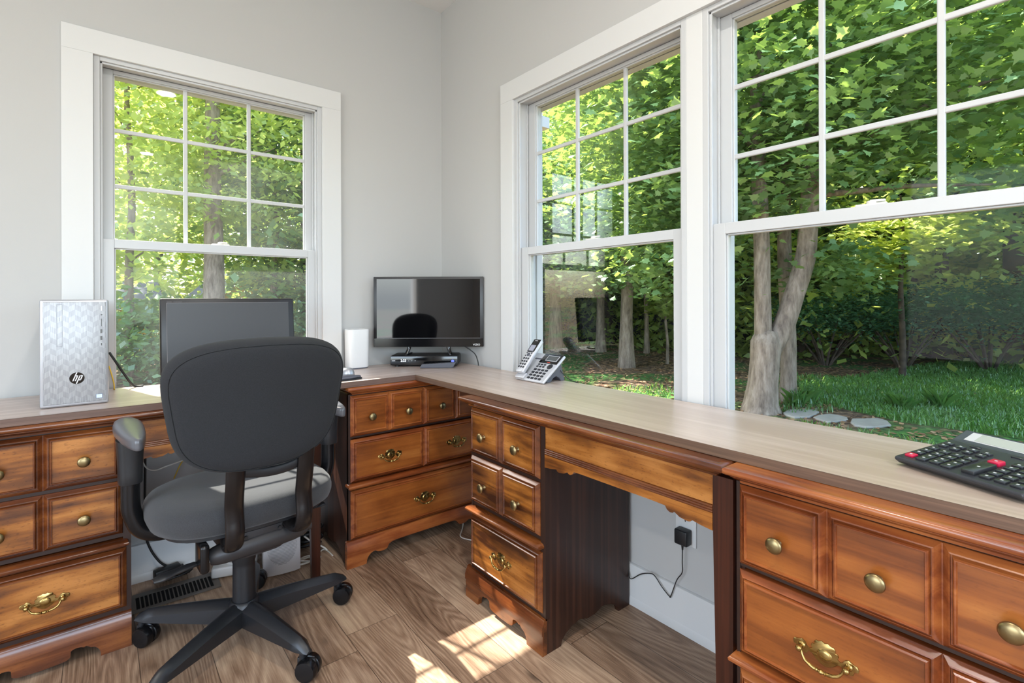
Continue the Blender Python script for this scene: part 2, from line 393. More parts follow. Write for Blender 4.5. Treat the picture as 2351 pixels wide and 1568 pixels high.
def window(name, axis, a0, a1, g0, g1, mun, dusty, label):
    """double hung window; a0..a1 opening along the wall, g0..g1 glass edges, mun muntin centres"""
    root = bpy.data.objects.new(name, None); C.objects.link(root); root['kind'] = 'structure'; root['label'] = label
    def mk():
        mb = MB()
        def bx(p0, p1, d0, d1, z0, z1, mi=0):
            if axis == 'x': mb.box(p0, p1, d0, d1, z0, z1, mi)
            else: mb.box(d0, d1, p0, p1, z0, z1, mi)
        return mb, bx
    GZ = 1.372   # bottom of the upper glass
    # frame: jambs, head, sill with stops
    mb, bx = mk(); s = 0.020
    for (p0, p1) in ((a0, a0 + s), (a1 - s, a1)): bx(p0, p1, -0.004, T, WZ0, WZ1)
    bx(a0 + s, a1 - s, -0.004, T, WZ1 - 0.016, WZ1); bx(a0 + s, a1 - s, -0.004, T, WZ0, WZ0 + 0.03)
    for (p0, p1) in ((a0 + s, a0 + s + .008), (a1 - s - .008, a1 - s)):
        bx(p0, p1, 0.004, 0.012, WZ0 + .03, WZ1 - .016); bx(p0, p1, 0.052, 0.058, WZ0 + .03, WZ1 - .016); bx(p0, p1, 0.112, T, WZ0 + .03, WZ1 - .016)
    bx(a0 + s, a1 - s, 0.004, 0.012, WZ1 - .024, WZ1 - .016); bx(a0 + s, a1 - s, 0.112, T, WZ1 - .030, WZ1 - .016)
    mb.build('window_frame', M['vinyl'], root, smooth=None, bevel=0.0015)
    # upper sash (outer track)
    e0, e1 = a0 + s + .001, a1 - s - .001; top = WZ1 - .018
    mb, bx = mk(); gt = 2.040
    bx(e0, g0, 0.062, 0.100, GZ - .035, top); bx(g1, e1, 0.062, 0.100, GZ - .035, top)
    bx(g0, g1, 0.062, 0.100, gt, top); bx(g0, g1, 0.066, 0.098, GZ - .035, GZ)
    for (p0, p1) in ((g0, g0 + .005), (g1 - .005, g1)): bx(p0, p1, 0.068, 0.078, GZ, gt)
    bx(g0, g1, 0.068, 0.078, gt - .005, gt)
    mb.build('upper_sash', M['vinyl'], root, smooth=None, bevel=0.0015)
    mb, bx = mk()
    for c_ in mun: bx(c_ - .008, c_ + .008, 0.071, 0.084, GZ, gt)
    for z in (1.590, 1.816): bx(g0, g1, 0.072, 0.083, z - .008, z + .008)
    mb.build('muntin_grid', M['vinyl'], root, smooth=None, bevel=0.003)
    mb, bx = mk(); bx(g0, g1, 0.084, 0.087, GZ, gt); mb.build('upper_pane', M['glass_dusty' if dusty else 'glass'], root, smooth=None)
    # lower sash (inner track)
    f0, f1 = a0 + s + .001, a1 - s - .001
    mb, bx = mk(); lb = WZ0 + .031
    bx(f0, g0 + .002, 0.014, 0.050, lb, 1.370); bx(g1 - .002, f1, 0.014, 0.050, lb, 1.370)
    bx(g0 + .002, g1 - .002, 0.014, 0.050, 1.335, 1.370); bx(g0 + .002, g1 - .002, 0.014, 0.050, lb, lb + .05)
    for (p0, p1) in ((g0 + .002, g0 + .007), (g1 - .007, g1 - .002)): bx(p0, p1, 0.022, 0.032, lb + .05, 1.335)
    bx(g0 + .002, g1 - .002, 0.022, 0.032, 1.330, 1.335)
    mb.build('lower_sash', M['vinyl'], root, smooth=None, bevel=0.0015)
    mb, bx = mk(); bx(g0 + .002, g1 - .002, 0.036, 0.039, lb + .05, 1.335); mb.build('lower_pane', M['glass_dusty' if dusty else 'glass'], root, smooth=None)
    # sash lock on the meeting rail
    mb = MB(); c_ = (g0 + g1) / 2
    Mx = Matrix.Translation((c_, 0.034, 1.370)) if axis == 'x' else Matrix.Translation((0.034, c_, 1.370)) @ Matrix.Rotation(R(-90), 4, 'Z')
    mb.rbox(-.034, .034, -.012, .012, 0.0, .006, .002, 2, 0, Mx)
    mb.lathe([(.011, .006), (.011, .012), (.007, .014), (0.0001, .014)], 16, 0, Mx)
    mb.rbox(-.004, .030, -.005, .005, .010, .016, .002, 2, 0, Mx @ Matrix.Rotation(R(20), 4, 'Z'))
    mb.build('sash_lock', M['hw'], root)
    return root
window('window_1', 'x', -1.551, -0.685, -1.490, -0.744, (-1.243, -0.993), True, 'white double hung window with a nine pane upper sash behind the monitor')
window('window_2', 'y', -1.578, -0.670, -1.517, -0.742, (-1.262, -1.003), False, 'white double hung window behind the cordless phone, nearest the room corner')
window('window_3', 'y', -2.545, -1.637, -2.484, -1.702, (-2.228, -1.962), False, 'white double hung window behind the calculator, cut off by the picture edge')

def baseboard(name, axis, a0, a1, sgn=1, c=0.0):
    prof = [(0, 0), (-.017, 0), (-.017, .022), (-.0135, .030), (-.0125, .032), (-.0125, .140), (-.010, .147), (-.004, .150), (0, .150)]
    prof = [(c + p * sgn, z) for p, z in prof]
    mb = MB(); mb.prism(prof, a0, a1, 'x' if axis == 'x' else 'y')
    return struct(mb.build(name, M['trim'], smooth=30))
baseboard('baseboard_left', 'x', X0, 0.0)
baseboard('baseboard_right', 'y', Y0, -0.018)
baseboard('baseboard_rear', 'x', X0, 0, -1, Y0)
baseboard('baseboard_side', 'y', Y0, 0, -1, X0)
# roof overhang outside the left wall: keeps the high sun off the upper rows of panes
M['soffit'] = plain('white_soffit', '#d9d8d4', 0.7)
o = MB().box(X0, 1.0, T, 0.56, 2.362, 2.44).build('trim_3', M['soffit'], smooth=None); struct(o, 'white roof overhang above the left window')

# recessed ceiling lights; all but the corner one are added to brighten the room
M['lamp'] = plain('lit_diffuser', '#fff3dd', 0.6, emit='#ffe9c4', estr=30.0)
LAMPS = [(-1.118, -2.17, 'recessed ceiling light nearest the room corner, glowing warm white'), (-3.4, -2.17, 'added ceiling fill light by the side wall, toward the corner'),
         (-1.118, -4.3, 'added ceiling fill light at the back of the room, right side'), (-3.4, -4.3, 'added ceiling fill light at the back of the room, left side')]
for (x, y, lb_) in LAMPS:
    t_ = thing('recessed_light', lb_, 'ceiling light', (x, y, ZC), 0, 'recessed ceiling lights')
    MB().lathe([(0.085, -.0005), (0.085, -.005), (0.072, -.008), (0.066, -.003), (0.066, -.0005)], 32).build('trim_ring', M['trim'], t_)
    MB().lathe([(0.0001, -.004), (0.065, -.003), (0.065, -.001), (0.0001, -.001)], 32).build('diffuser', M['lamp'], t_)
    area('downlight', (x, y, ZC - .012), 0.13, 17, (0, 0, 0), (1, .97, .92), 'DISK')
# ------------------------------------------------------------------ furniture
PROF = [(0.0, .000), (0.0006, .0025), (.0095, .0125), (.0115, .0135), (.0120, .0095), (.0138, .0095), (.0158, .0162), (.0180, .0188), (.0200, .0188), (.0216, .0150)]
def panel(mb, x0, x1, z0, z1, y, mi_ring=1, mi_field=0):
    """a raised, mitred drawer panel standing out of the plane y toward -y"""
    rings = []
    for i, (ins, o_) in enumerate(PROF):
        rings.append([(x0 + ins, y - o_, z0 + ins), (x1 - ins, y - o_, z0 + ins), (x1 - ins, y - o_, z1 - ins), (x0 + ins, y - o_, z1 - ins)])
    vs = [p for r in rings for p in r]; n = len(rings)
    for i in range(n - 1):
        fs = [(i * 4 + k, i * 4 + (k + 1) % 4, i * 4 + 4 + (k + 1) % 4, i * 4 + 4 + k) for k in range(4)]
        mb.add([vs[j] for j in range(i * 4, i * 4 + 8)], [tuple(a - i * 4 for a in f) for f in fs], mi_ring)
    mb.add(rings[-1], [(0, 1, 2, 3)], mi_field)

def knob_mesh():
    mb = MB(); Mx = Matrix.Rotation(R(90), 4, 'X')       # z -> -y
    mb.lathe([(.0001, 0), (.0075, 0), (.0062, .004), (.0050, .010), (.0065, .0145), (.0125, .0165), (.0163, .0190), (.0166, .0205), (.0150, .0232), (.0105, .0255), (.005, .0266), (.0001, .0269)], 28, 0, Mx)
    o = mb.build('knob', M['brass'], smooth=50); me = o.data; bpy.data.objects.remove(o); return me
def pull_mesh():
    half = [(0, .0235), (.0055, .026), (.0105, .0225), (.0155, .0230), (.0185, .0185), (.0180, .0140), (.0225, .0135), (.0240, .0090), (.0215, .0045), (.0270, .0015),
            (.0315, .0040), (.0345, .0100), (.0400, .0130), (.0450, .0105), (.0490, .0092), (.0545, .0080), (.0570, .0020), (.0555, -.0025), (.0510, -.0035), (.0490, -.0060),
            (.0475, -.0115), (.0430, -.0135), (.0390, -.0110), (.0350, -.0130), (.0315, -.0095), (.0295, -.0050), (.0230, -.0055), (.0150, -.0135), (.0065, -.0190), (0, -.0205)]
    pts = half + [(-x, z) for x, z in half[1:-1]][::-1]
    mb = MB()
    n = len(pts)
    # plate: bevelled rim, slight dome in the middle
    r0 = [(x, 0.0, z) for x, z in pts]; r1 = [(x, -.0016, z) for x, z in pts]; r2 = [(x * .975, -.0024, z * .955) for x, z in pts]
    mb.loft([r0, r1, r2], 0, cap=True)
    Mx = Matrix.Rotation(R(90), 4, 'X')
    mb.lathe([(.0120, .0022), (.0105, .0040), (.006, .0052), (.0001, .0056)], 20, 0, Mx @ Matrix.Scale(1.15, 4, (1, 0, 0)))
    for sx in (-1, 1):
        T_ = Matrix.Translation((sx * .0405, 0, .0005)) @ Mx
        mb.lathe([(.0072, .001), (.0062, .0035), (.0040, .005), (.0038, .0135), (.0056, .0145), (.0060, .0165), (.0056, .0195), (.0035, .0215), (.0001, .0220)], 16, 0, T_)
    p = [(-.0370, -.0165, 0.0005), (-.0345, -.0175, -.0075), (-.0290, -.0190, -.0150), (-.0200, -.0200, -.0195), (-.0105, -.0205, -.0215), (-.0090, -.0205, -.0217), (-.0075, -.0205, -.0218), (-.0055, -.0205, -.0219),
         (-.0035, -.0205, -.022), (0, -.0205, -.022)]
    r = [.0026, .0024, .0028, .0034, .0036, .0026, .0046, .0028, .0036, .0050]
    P = p + [(-a, b, c) for a, b, c in p[:-1]][::-1]; RR = r + r[:-1][::-1]
    mb.tube(P, RR, 10)
    o = mb.build('handle', M['brass2'], smooth=45); me = o.data; bpy.data.objects.remove(o); return me
KNOB = knob_mesh(); PULL = pull_mesh()
def put(name, me, parent, loc, rot=None):
    o = bpy.data.objects.new(name, me); C.objects.link(o); o.parent = parent; o.location = loc
    if rot: o.rotation_euler = rot
    return o

YF = -0.440     # front of the face frames
def drawer(root, x0, x1, z0, z1, n, hw, mats):
    mb = MB(); w_ = (x1 - x0) / n
    mb.box(x0 + .001, x1 - .001, YF - .003, YF + .30, z0 + .001, z1 - .001, 1)
    for i in range(n): panel(mb, x0 + i * w_, x0 + (i + 1) * w_, z0, z1, YF)
    d = mb.build('drawer', mats, root, smooth=None)
    if hw == 'knob':
        for i in range(n): put('knob', KNOB, d, (x0 + (i + .5) * w_, YF - .0150, (z0 + z1) / 2 - .008))
    elif hw == 'pull':
        for i in range(n): put('handle', PULL, d, (x0 + (i + .5) * w_, YF - .0150, (z0 + z1) / 2 - .002))
    return d

def top_board(root, x0, x1, mats):
    """moulded top running round the front and the ends"""
    prof = [(0, .727), (.0035, .727), (.0045, .732), (.011, .7345), (.016, .739), (.0185, .7405), (.0185, .7430), (.026, .7440), (.0310, .748), (.0325, .7525), (.0310, .757), (.0265, .7605), (0, .7612)]
    yb, yf = -.022, -.446
    rings = []
    for o_, z in prof:
        rings.append([(x0 + .030 - o_, yb, z), (x0 + .030 - o_, yf - o_, z), (x1 - .030 + o_, yf - o_, z), (x1 - .030 + o_, yb, z)])
    mb = MB(); mb.loft(rings, 0, closed=True, cap=True)
    return mb.build('top', mats, root, smooth=40)

def front_mould(mb, x0, x1, z0, z1, out, mi=0):
    """a half round strip across the front with mitred ends"""
    prof = [(0, z0), (out * .55, z0 + .001), (out * .75, z0 + (z1 - z0) * .18), (out * .97, z0 + (z1 - z0) * .38), (out, z0 + (z1 - z0) * .6), (out * .85, z0 + (z1 - z0) * .82), (out * .5, z1 - .001), (0, z1)]
    rings = [[(x0 + out - o_, YF + .02, z), (x0 + out - o_, YF - o_, z), (x1 - out + o_, YF - o_, z), (x1 - out + o_, YF + .02, z)] for o_, z in prof]
    mb.loft(rings, mi, closed=True, cap=True)

def arc(cx, cz, r0, r1, a0, a1, n=8):
    return [(cx + r0 * math.cos(R(a0 + (a1 - a0) * k / n)), cz + r1 * math.sin(R(a0 + (a1 - a0) * k / n))) for k in range(n + 1)]

def plinth(root, x0, x1, kind, mats):
    """scalloped base board with a moulded cap"""
    h = .064; c = (x0 + x1) / 2; L_ = []
    if kind == 'desk':
        L_ = [(x0, 0), (x0 + .078, 0)] + arc(x0 + .103, .004, .025, .034, 180, 92, 6) + [(x0 + .113, .047)] + arc(x0 + .135, .036, .020, .014, 140, 40, 5) + arc(x0 + .172, .032, .022, .013, 200, 270, 4) + [(c - .004, .017)]
    else:
        L_ = [(x0, 0), (x0 + .085, 0)] + arc(x0 + .125, .004, .038, .040, 180, 90, 8) + arc(x0 + .158, .043, .026, .010, 200, 330, 5)[1:] + [(x0 + .19, .053), (x0 + .205, .0605), (x0 + .235, .0625), (c, .0625)]
    pts = L_ + [(2 * c - x, z) for x, z in L_[::-1]] + [(x1, h), (x0, h)]
    q = [pts[0]]
    for p_ in pts[1:]:
        if (Vector(p_) - Vector(q[-1])).length > 1e-4: q.append(p_)
    mb = MB(); mb.prism(q, YF - .013, YF + .006, 'y')
    prof = [(.013, h), (.0165, h + .002), (.0165, h + .022), (.0145, h + .026), (.0145, h + .029), (.008, h + .040), (.0065, h + .043), (.0065, h + .048), (0, h + .050)]
    rings = [[(x0, YF + .006, z), (x0, YF - o_, z), (x1, YF - o_, z), (x1, YF + .006, z)] for o_, z in prof]
    mb.loft(rings, 0, closed=True, cap=True)
    return mb.build('base', mats, root, smooth=35)

def side_panel(root, x, th, mats, arch=True, name='side_panel'):
    y0, y1 = YF + .006, -.022
    if arch:
        pts = [(y0, 0), (y0 + .062, 0), (y0 + .068, .018), (y0 + .085, .034), (y0 + .115, .046), (y0 + .15, .053), (y0 + .17, .046), (y0 + .19, .040), (y0 + .225, .040), (y0 + .245, .046),
               (y0 + .265, .053), (y0 + .30, .046), (y0 + .33, .034), (y0 + .347, .018), (y0 + .353, 0), (y1, 0), (y1, .727), (y0, .727)]
    else: pts = [(y0, 0), (y1, 0), (y1, .727), (y0, .727)]
    return MB().prism(pts, x, x + th, 'x').build(name, mats, root, smooth=None)

def drawer_stack(root, xl, xr, fm, wide=False):
    """face frame, moulding and carcass between xl and xr"""
    mb = MB()
    mb.box(xl, xl + .008, YF, YF + .018, .108, .727, 0); mb.box(xr - (.008 if wide else .021), xr, YF, YF + .018, .108, .727, 0)
    mb.box(xl + .008, xr - .008, YF + .002, YF + .018, .722, .727, 0)
    for z0, z1 in ((.541, .552), (.357, .370), (.322, .327), (.108, .1275)): mb.box(xl + .008, xr - .008, YF + .002, YF + .018, z0, z1, 0)
    mb.box(xl + .017, xr - .017, YF + .31, -.025, .07, .727, 0)
    mb.box(xl + .017, xr - .017, YF + .004, -.025, .062, .075, 0)
    mb.build('face_frame', fm, root, smooth=None)
    mb = MB(); front_mould(mb, xl - .008, xr + (.008 if wide else -.006), .327, .352, .026)
    mb.build('waist_moulding', M['bevel' if not wide else 'bevel2'], root, smooth=40)

def make_desk(root, pulls=True):
    mats = [M['honey'], M['bevel']]
    top_board(root, 0, 1.048, M['bevel'])
    drawer_stack(root, .030, .441, M['gap'])
    drawer(root, .037, .419, .552, .722, 2, 'knob', mats)
    drawer(root, .037, .419, .370, .541, 2, 'knob', mats)
    drawer(root, .037, .429, .1275, .322, 1, 'pull', mats)
    plinth(root, .008, .441, 'desk', M['bevel'])
    side_panel(root, .030, .016, M['walnut']); side_panel(root, .4245, .016, M['walnut'])
    # kneehole: drawer front, bead strip, scalloped rail
    mb = MB(); mb.box(.443, 1.008, YF, YF + .02, .656, .7265); mb.build('apron', M['honey'], root, smooth=None)
    mb = MB()
    for z in (.6385, .6445, .6505): mb.tube([(.443, YF - .001, z + .001), (1.008, YF - .001, z + .001)], .0036, 10)
    mb.box(.443, 1.008, YF + .001, YF + .014, .637, .6558)
    mb.build('bead_strip', M['bevel'], root, smooth=40)
    a, b = .443, 1.008
    lf = [(a, .597), (a + .030, .600), (a + .052, .604), (a + .056, .599), (a + .063, .597), (a + .085, .600), (a + .100, .608), (a + .104, .604), (a + .112, .603), (a + .120, .607), (a + .126, .6155), (a + .16, .6165)]
    rt_ = [(a + b - x, z) for x, z in lf[::-1]]
    MB().prism(lf + rt_ + [(b, .637), (a, .637)], YF - .004, YF + .012, 'y').build('scalloped_rail', M['honey'], root, smooth=None)
    # right hand legs, slightly tapered
    for yf, yb in ((YF - .004, YF + .018), (-.065, -.040)):
        mb = MB()
        rings = [[(x0_, yf, z), (x1_, yf, z), (x1_, yb, z), (x0_, yb, z)] for z, x0_, x1_ in ((.0, 1.021, 1.053), (.35, 1.014, 1.056), (.62, 1.009, 1.057), (.7265, 1.009, 1.057))]
        mb.loft(rings); mb.build('leg', M['legwood'], root, smooth=None)
    MB().box(.443, 1.05, -.058, -.045, .60, .727).build('back_rail', M['legwood'], root, smooth=None)

def make_chest(root):
    mats = [M['amber'], M['bevel2']]
    top_board(root, 0, .735, M['bevel2'])
    drawer_stack(root, .013, .721, M['gap'], True)
    drawer(root, .021, .713, .549, .722, 4, 'knob', mats)
    drawer(root, .021, .713, .356, .536, 2, 'pull', mats)
    drawer(root, .021, .713, .1165, .320, 1, 'pull', mats)
    plinth(root, 0, .735, 'chest', M['bevel2'])
    side_panel(root, .013, .016, M['walnut']); side_panel(root, .705, .016, M['walnut'])

d = thing('desk', 'wooden desk with brass knobs at the left edge, kneehole in front of the swivel chair', 'desk', (-1.896, 0, 0)); make_desk(d)
d = thing('desk', 'wooden desk under the big windows, sun on its lowest drawer, kneehole showing the wall outlet', 'desk', (0, -.907, 0), R(-90)); make_desk(d)
d = thing('chest_of_drawers', 'amber three drawer chest in the room corner under the television', 'chest of drawers', (-.737, 0, 0)); make_chest(d)
d = thing('chest_of_drawers', 'amber chest of drawers below the calculator, cut off by the picture edge', 'chest of drawers', (0, -1.957, 0), R(-90)); make_chest(d)
# worktops
def slab(name, x0, x1, y0, y1, mt, me_, axis, label):
    mb = MB(); z0, z1 = .7622, .785
    mb.box(x0, x1, y0, y1, z0, z1, 1)
    mb.add([(x0 + .0004, y0 + .0004, z1 + .0004), (x1 - .0004, y0 + .0004, z1 + .0004), (x1 - .0004, y1 - .0004, z1 + .0004), (x0 + .0004, y1 - .0004, z1 + .0004)], [(0, 1, 2, 3)], 0)
    tag(mb.build(name, [mt, me_], smooth=None), label, 'worktop')
slab('worktop', -1.915, -.0185, -.463, -.0185, M['topx'], M['edgex'], 'x', 'grey brown laminate worktop along the left wall carrying the computer tower and television')
slab('worktop', -.4215, -.0185, -2.70, -.4635, M['topy'], M['edgey'], 'y', 'brown laminate worktop along the big windows carrying the cordless phone and calculator')
# a chipped splinter on the desk edge below the worktop
# ------------------------------------------------------------------ office chair
M['blk_fab'] = plain('charcoal_fabric', '#28292c', 0.95, spec=0.25, noise=0.45, nscale=520, bump=0.5, bscale=700)
M['seat_fab'] = plain('grey_seat_fabric', '#3c3c3e', 0.95, spec=0.25, noise=0.45, nscale=520, bump=0.5, bscale=700)
M['blk_pl'] = plain('black_plastic', '#1c1d20', 0.42, noise=0.15, nscale=60)
M['blk_metal'] = plain('black_enamel_metal', '#151517', 0.24, metal=0.3, noise=0.1, nscale=30)
M['worn'] = plain('worn_black_metal', '#201d1d', 0.27, metal=0.4, noise=0.3, nscale=14)
M['pad'] = plain('grey_arm_pad', '#57585d', 0.30, spec=0.6)
M['chrome'] = plain('chrome_rod', '#b9b9bb', 0.15, metal=1.0)
M['base'] = plain('charcoal_nylon', '#1f2023', 0.36, noise=0.12, nscale=80, bump=0.05, bscale=900)
for _m, _s in (('seat_fab', .16), ('blk_fab', .04)):
    M[_m].node_tree.nodes['Principled BSDF'].inputs['Sheen Weight'].default_value = _s
CH = thing('office_chair', 'black fabric swivel office chair pushed toward the left desk, seat half in sun', 'office chair', (-1.163, -.655, 0), R(4))
# seat
def superring(cx, cy, a, b, z, n, p=3.0, lift=0.0):
    out = []
    for k in range(n):
        t = 2 * math.pi * k / n; c, s_ = math.cos(t), math.sin(t)
        x = math.copysign(abs(c) ** (2 / p), c) * a; y = math.copysign(abs(s_) ** (2 / p), s_) * b
        out.append((cx + x, cy + y, z + lift * (y / b if b else 0)))
    return out
mb = MB(); N = 48; sc_x, sc_y = -.002, .004
rr_ = [(.02, .418), (.80, .414), (.92, .416), (.975, .428), (1.0, .452), (1.0, .470), (.985, .490), (.95, .505), (.88, .516), (.70, .523), (.40, .520), (.02, .517)]
mb.loft([superring(sc_x, sc_y, .268 * s_, .222 * s_, z, N, 2.9) for s_, z in [(s_, .446 + (z - .414) * .80) for s_, z in rr_]])
mb.build('seat_cushion', M['seat_fab'], CH, smooth=80)
MB().loft([superring(sc_x, sc_y, .235 * s_, .195 * s_, z, 32, 3) for s_, z in ((.9, .428), (1, .434), (1, .452))]).build('seat_pan', M['blk_pl'], CH, smooth=40)
# backrest
def backpt(u, v, d):
    """u across, v up (0 bottom .. ), d depth toward the sitter"""
    y = -.335 + d + 0.85 * u * u - 0.14 * (v - .19) ; z = .643 + v
    return (u - .030, y, z)
def bring(s_, d, n=64):
    out = []
    s_ *= .975
    for k in range(n):
        t = 2 * math.pi * k / n; c, s1 = math.cos(t), math.sin(t)
        p = 4.0
        x = math.copysign(abs(c) ** (2 / p), c); v = math.copysign(abs(s1) ** (2 / p), s1)
        wv = .240 + .026 * v - .002 * (1 - v * v)
        top = .165 + (.020 * (1 - x * x) if v > 0 else 0.022 * (1 - x * x) * (-v))
        q_ = backpt(x * wv * s_, .190 + v * top * s_, d); out.append((q_[0], q_[1], q_[2] + (.016 * v * max(0, d + .014) / .06 if v > 0 else 0)))
    return out
mb = MB()
mb.loft([bring(s_, d) for s_, d in ((.02, -.030), (.4, -.0305), (.75, -.030), (.88, -.027), (.93, -.021), (.943, -.0155), (.948, -.013), (.955, -.0155), (.975, -.010), (.995, .004), (1.0, .018), (.99, .033), (.965, .045), (.90, .054), (.7, .060), (.02, .055))])
mb.build('backrest', M['blk_fab'], CH, smooth=80)
# two J bars carrying the backrest
for sx in (-1, 1):
    x = -.001 + sx * .096
    p = [(x - sx * .012, -.160, .432), (x - sx * .008, -.195, .420), (x - sx * .002, -.235, .421), (x, -.265, .440), (x, -.276, .475), (x, -.272, .512), (x - .002, -.274, .548), (x - .004, -.286, .585), (x - .005, -.298, .625), (x - .005, -.306, .670), (x - .005, -.325, .74)]
    mb = MB(); mb.tube(p, .0250, 20, 0, 4, flat=.52, side=(1, 0, 0)); mb.build('back_bar', M['worn'], CH, smooth=60)
# lumbar carrier with slot between the bars
mb = MB()
mb.tube([(-.090, -.298, .650), (-.04, -.296, .638), (.0, -.295, .634), (.04, -.294, .636), (.080, -.292, .646)], .014, 12, 0, 3, flat=.35, side=(0, 0, 1))
mb.build('lumbar_handle', M['blk_pl'], CH, smooth=60)
# tilt mechanism: cross tube and housing
mb = MB()
mb.tube([(-.135, -.160, .378), (-.10, -.165, .382), (0, -.167, .386), (.10, -.165, .388), (.136, -.160, .388)], [.022, .030, .033, .030, .024], 20, 0, 3)
mb.cyl((.136, -.160, .388), (.156, -.158, .389), .018, 18)
mb.loft([superring(0, -.06, .085, .12, .352, 28, 4), superring(0, -.065, .105, .125, .385, 28, 4), superring(0, -.055, .118, .130, .43, 28, 4)])
mb.build('tilt_mechanism', plain('mechanism_grey', '#353436', 0.42, metal=0.25, noise=0.12, nscale=20), CH, smooth=50)
mb = MB()
for x, z in ((-.045, .430), (.052, .432)): mb = MB(); mb.cyl((x, -.192, z - .014), (x, -.175, z - .014), .0055, 14); mb.build('bolt', M['blk_pl'], CH, smooth=50)
mb = MB(); mb.rbox(-.166, -.142, -.200, -.125, .350, .432, .009, 3); mb.build('end_cap', M['blk_metal'], CH, smooth=50)
# levers
mb = MB(); mb.tube([(-.10, -.13, .375), (-.15, -.138, .366), (-.178, -.145, .366)], .0042, 10, 0, 3); mb.build('lever_rod', M['chrome'], CH, smooth=60)
mb = MB(); mb.tube([(-.168, -.145, .366), (-.195, -.150, .366), (-.222, -.155, .365), (-.250, -.160, .363), (-.272, -.163, .361)], [.013, .016, .016, .022, .012], 16, 0, 4, flat=.42, side=(0, 1, 0)); mb.build('height_lever', M['blk_pl'], CH, smooth=60)
mb = MB(); mb.tube([(.14, -.04, .395), (.19, -.05, .397), (.225, -.052, .398), (.25, -.052, .398)], [.008, .010, .020, .014], 14, 0, 3, flat=.3, side=(0, 1, 0)); mb.build('tilt_lever', M['blk_pl'], CH, smooth=60)
# arms
for sx in (-1, 1):
    ax = sx * .300
    mb = MB()
    mb.tube([(sx * .10, .03, .418), (sx * .18, .03, .417), (sx * .235, .03, .421), (sx * .275, .03, .445), (sx * .294, .03, .490), (ax, .03, .530), (ax, .03, .62)], .0245, 20, 0, 5)
    arm = mb.build('arm_tube', M['blk_metal'], CH, smooth=60)
    mb = MB()
    mb.loft([superring(ax, .03, .0285 + q, .0345 + q, z, 28, 3) for q, z in ((0, .590), (.001, .593), (.001, .62), (.003, .67), (.006, .718))])
    mb.build('arm_sleeve', M['blk_pl'], CH, smooth=50)
    # pad: broad at the front, narrow rounded tip behind
    mb = MB()
    def padring(k_, z, zf):
        out = []
        for i in range(40):
            t = 2 * math.pi * i / 40; c, s1 = math.cos(t), math.sin(t)
            y = math.copysign(abs(s1) ** .8, s1); u = (y + 1) / 2
            w_ = .021 + .024 * u ** .9
            x = math.copysign(abs(c) ** .75, c) * w_ * k_
            out.append((ax + x - sx * .004 * (1 - u), .022 + y * .135 * (1 if k_ > .9 else .93 + .07 * k_), z + .007 + zf * u))
        return out
    mb.loft([padring(.75, .704, .016), padring(.95, .706, .016), padring(1.0, .714, .017), padring(1.0, .724, .018), padring(.93, .732, .018), padring(.7, .736, .018), padring(.02, .7365, .018)])
    mb.build('arm_pad', M['pad'], CH, smooth=60)
# gas column
mb = MB(); mb.lathe([(.0345, .095), (.0335, .25), (.0335, .262), (.036, .268), (.0375, .34), (.038, .365)], 32, 0)
mb.build('gas_column', M['blk_pl'], CH, smooth=40)
mb = MB(); mb.lathe([(.028, .058), (.030, .062), (.030, .075)], 24); mb.build('column_foot', M['blk_metal'], CH, smooth=40)
# five star base
hub = MB(); hub.lathe([(.033, .068), (.046, .072), (.050, .10), (.046, .132), (.0385, .139), (.0350, .139)], 40); hub.build('base_hub', M['base'], CH, smooth=40)
def caster(parent, loc, ang):
    c_ = bpy.data.objects.new('caster', None); C.objects.link(c_)
    c_.parent = parent; c_.location = loc; c_.rotation_euler = (0, 0, ang)
    for sx in (-1, 1):
        Mx = Matrix.Translation((sx * .0025, -.012, .0325)) @ Matrix.Rotation(R(90 * sx), 4, 'Y')
        MB().lathe([(.0001, 0), (.029, 0), (.0325, .003), (.0325, .016), (.0300, .0215), (.0290, .0235), (.018, .0245), (.0001, .0245)], 28, 0, Mx).build('wheel', M['blk_metal'], c_, smooth=45)
    mb = MB(); mb.rbox(-.0055, .0055, -.036, .022, .024, .062, .004, 2); mb.cyl((0, .006, .055), (0, .006, .078), .010, 14)
    rings = [[(x, -.012 + .031 * math.cos(t), .030 + .031 * math.sin(t)) for t in [R(20 + 16 * i) for i in range(10)]] for x in (-.024, .024)]
    mb.build('hood', M['blk_pl'], c_, smooth=45)
    return c_
for k in range(5):
    a = R(0.5 - 4 + 72 * k); q = Matrix.Rotation(a, 4, 'Z'); mb = MB(); rings = []
    for t in [i / 10 for i in range(11)]:
        r_ = .030 + (.335 - .030) * t; zt = .138 - .026 * t ** 1.5 - (.012 if t > .96 else 0); zb = .070 + .012 * t; wd = .034 - .013 * t - (.006 if t > .96 else 0)
        rings.append([(r_, -wd, zb), (r_, -wd * .92, zt - .019), (r_, -wd * .32, zt - .003), (r_, 0, zt), (r_, wd * .32, zt - .003), (r_, wd * .92, zt - .019), (r_, wd, zb)])
    rings.append([(.345, p[1] * .7, p[2] * .0 + (.088 if abs(p[2] - .082) > .005 else .082)) for p in rings[-1]])
    mb.loft(rings, M=q)
    lg = mb.build('base_leg', M['base'], CH, smooth=35)
    tip = q @ Vector((.322, 0, 0))
    caster(CH, (tip.x, tip.y, 0), [R(48), R(62), R(38), R(55), R(40)][k])
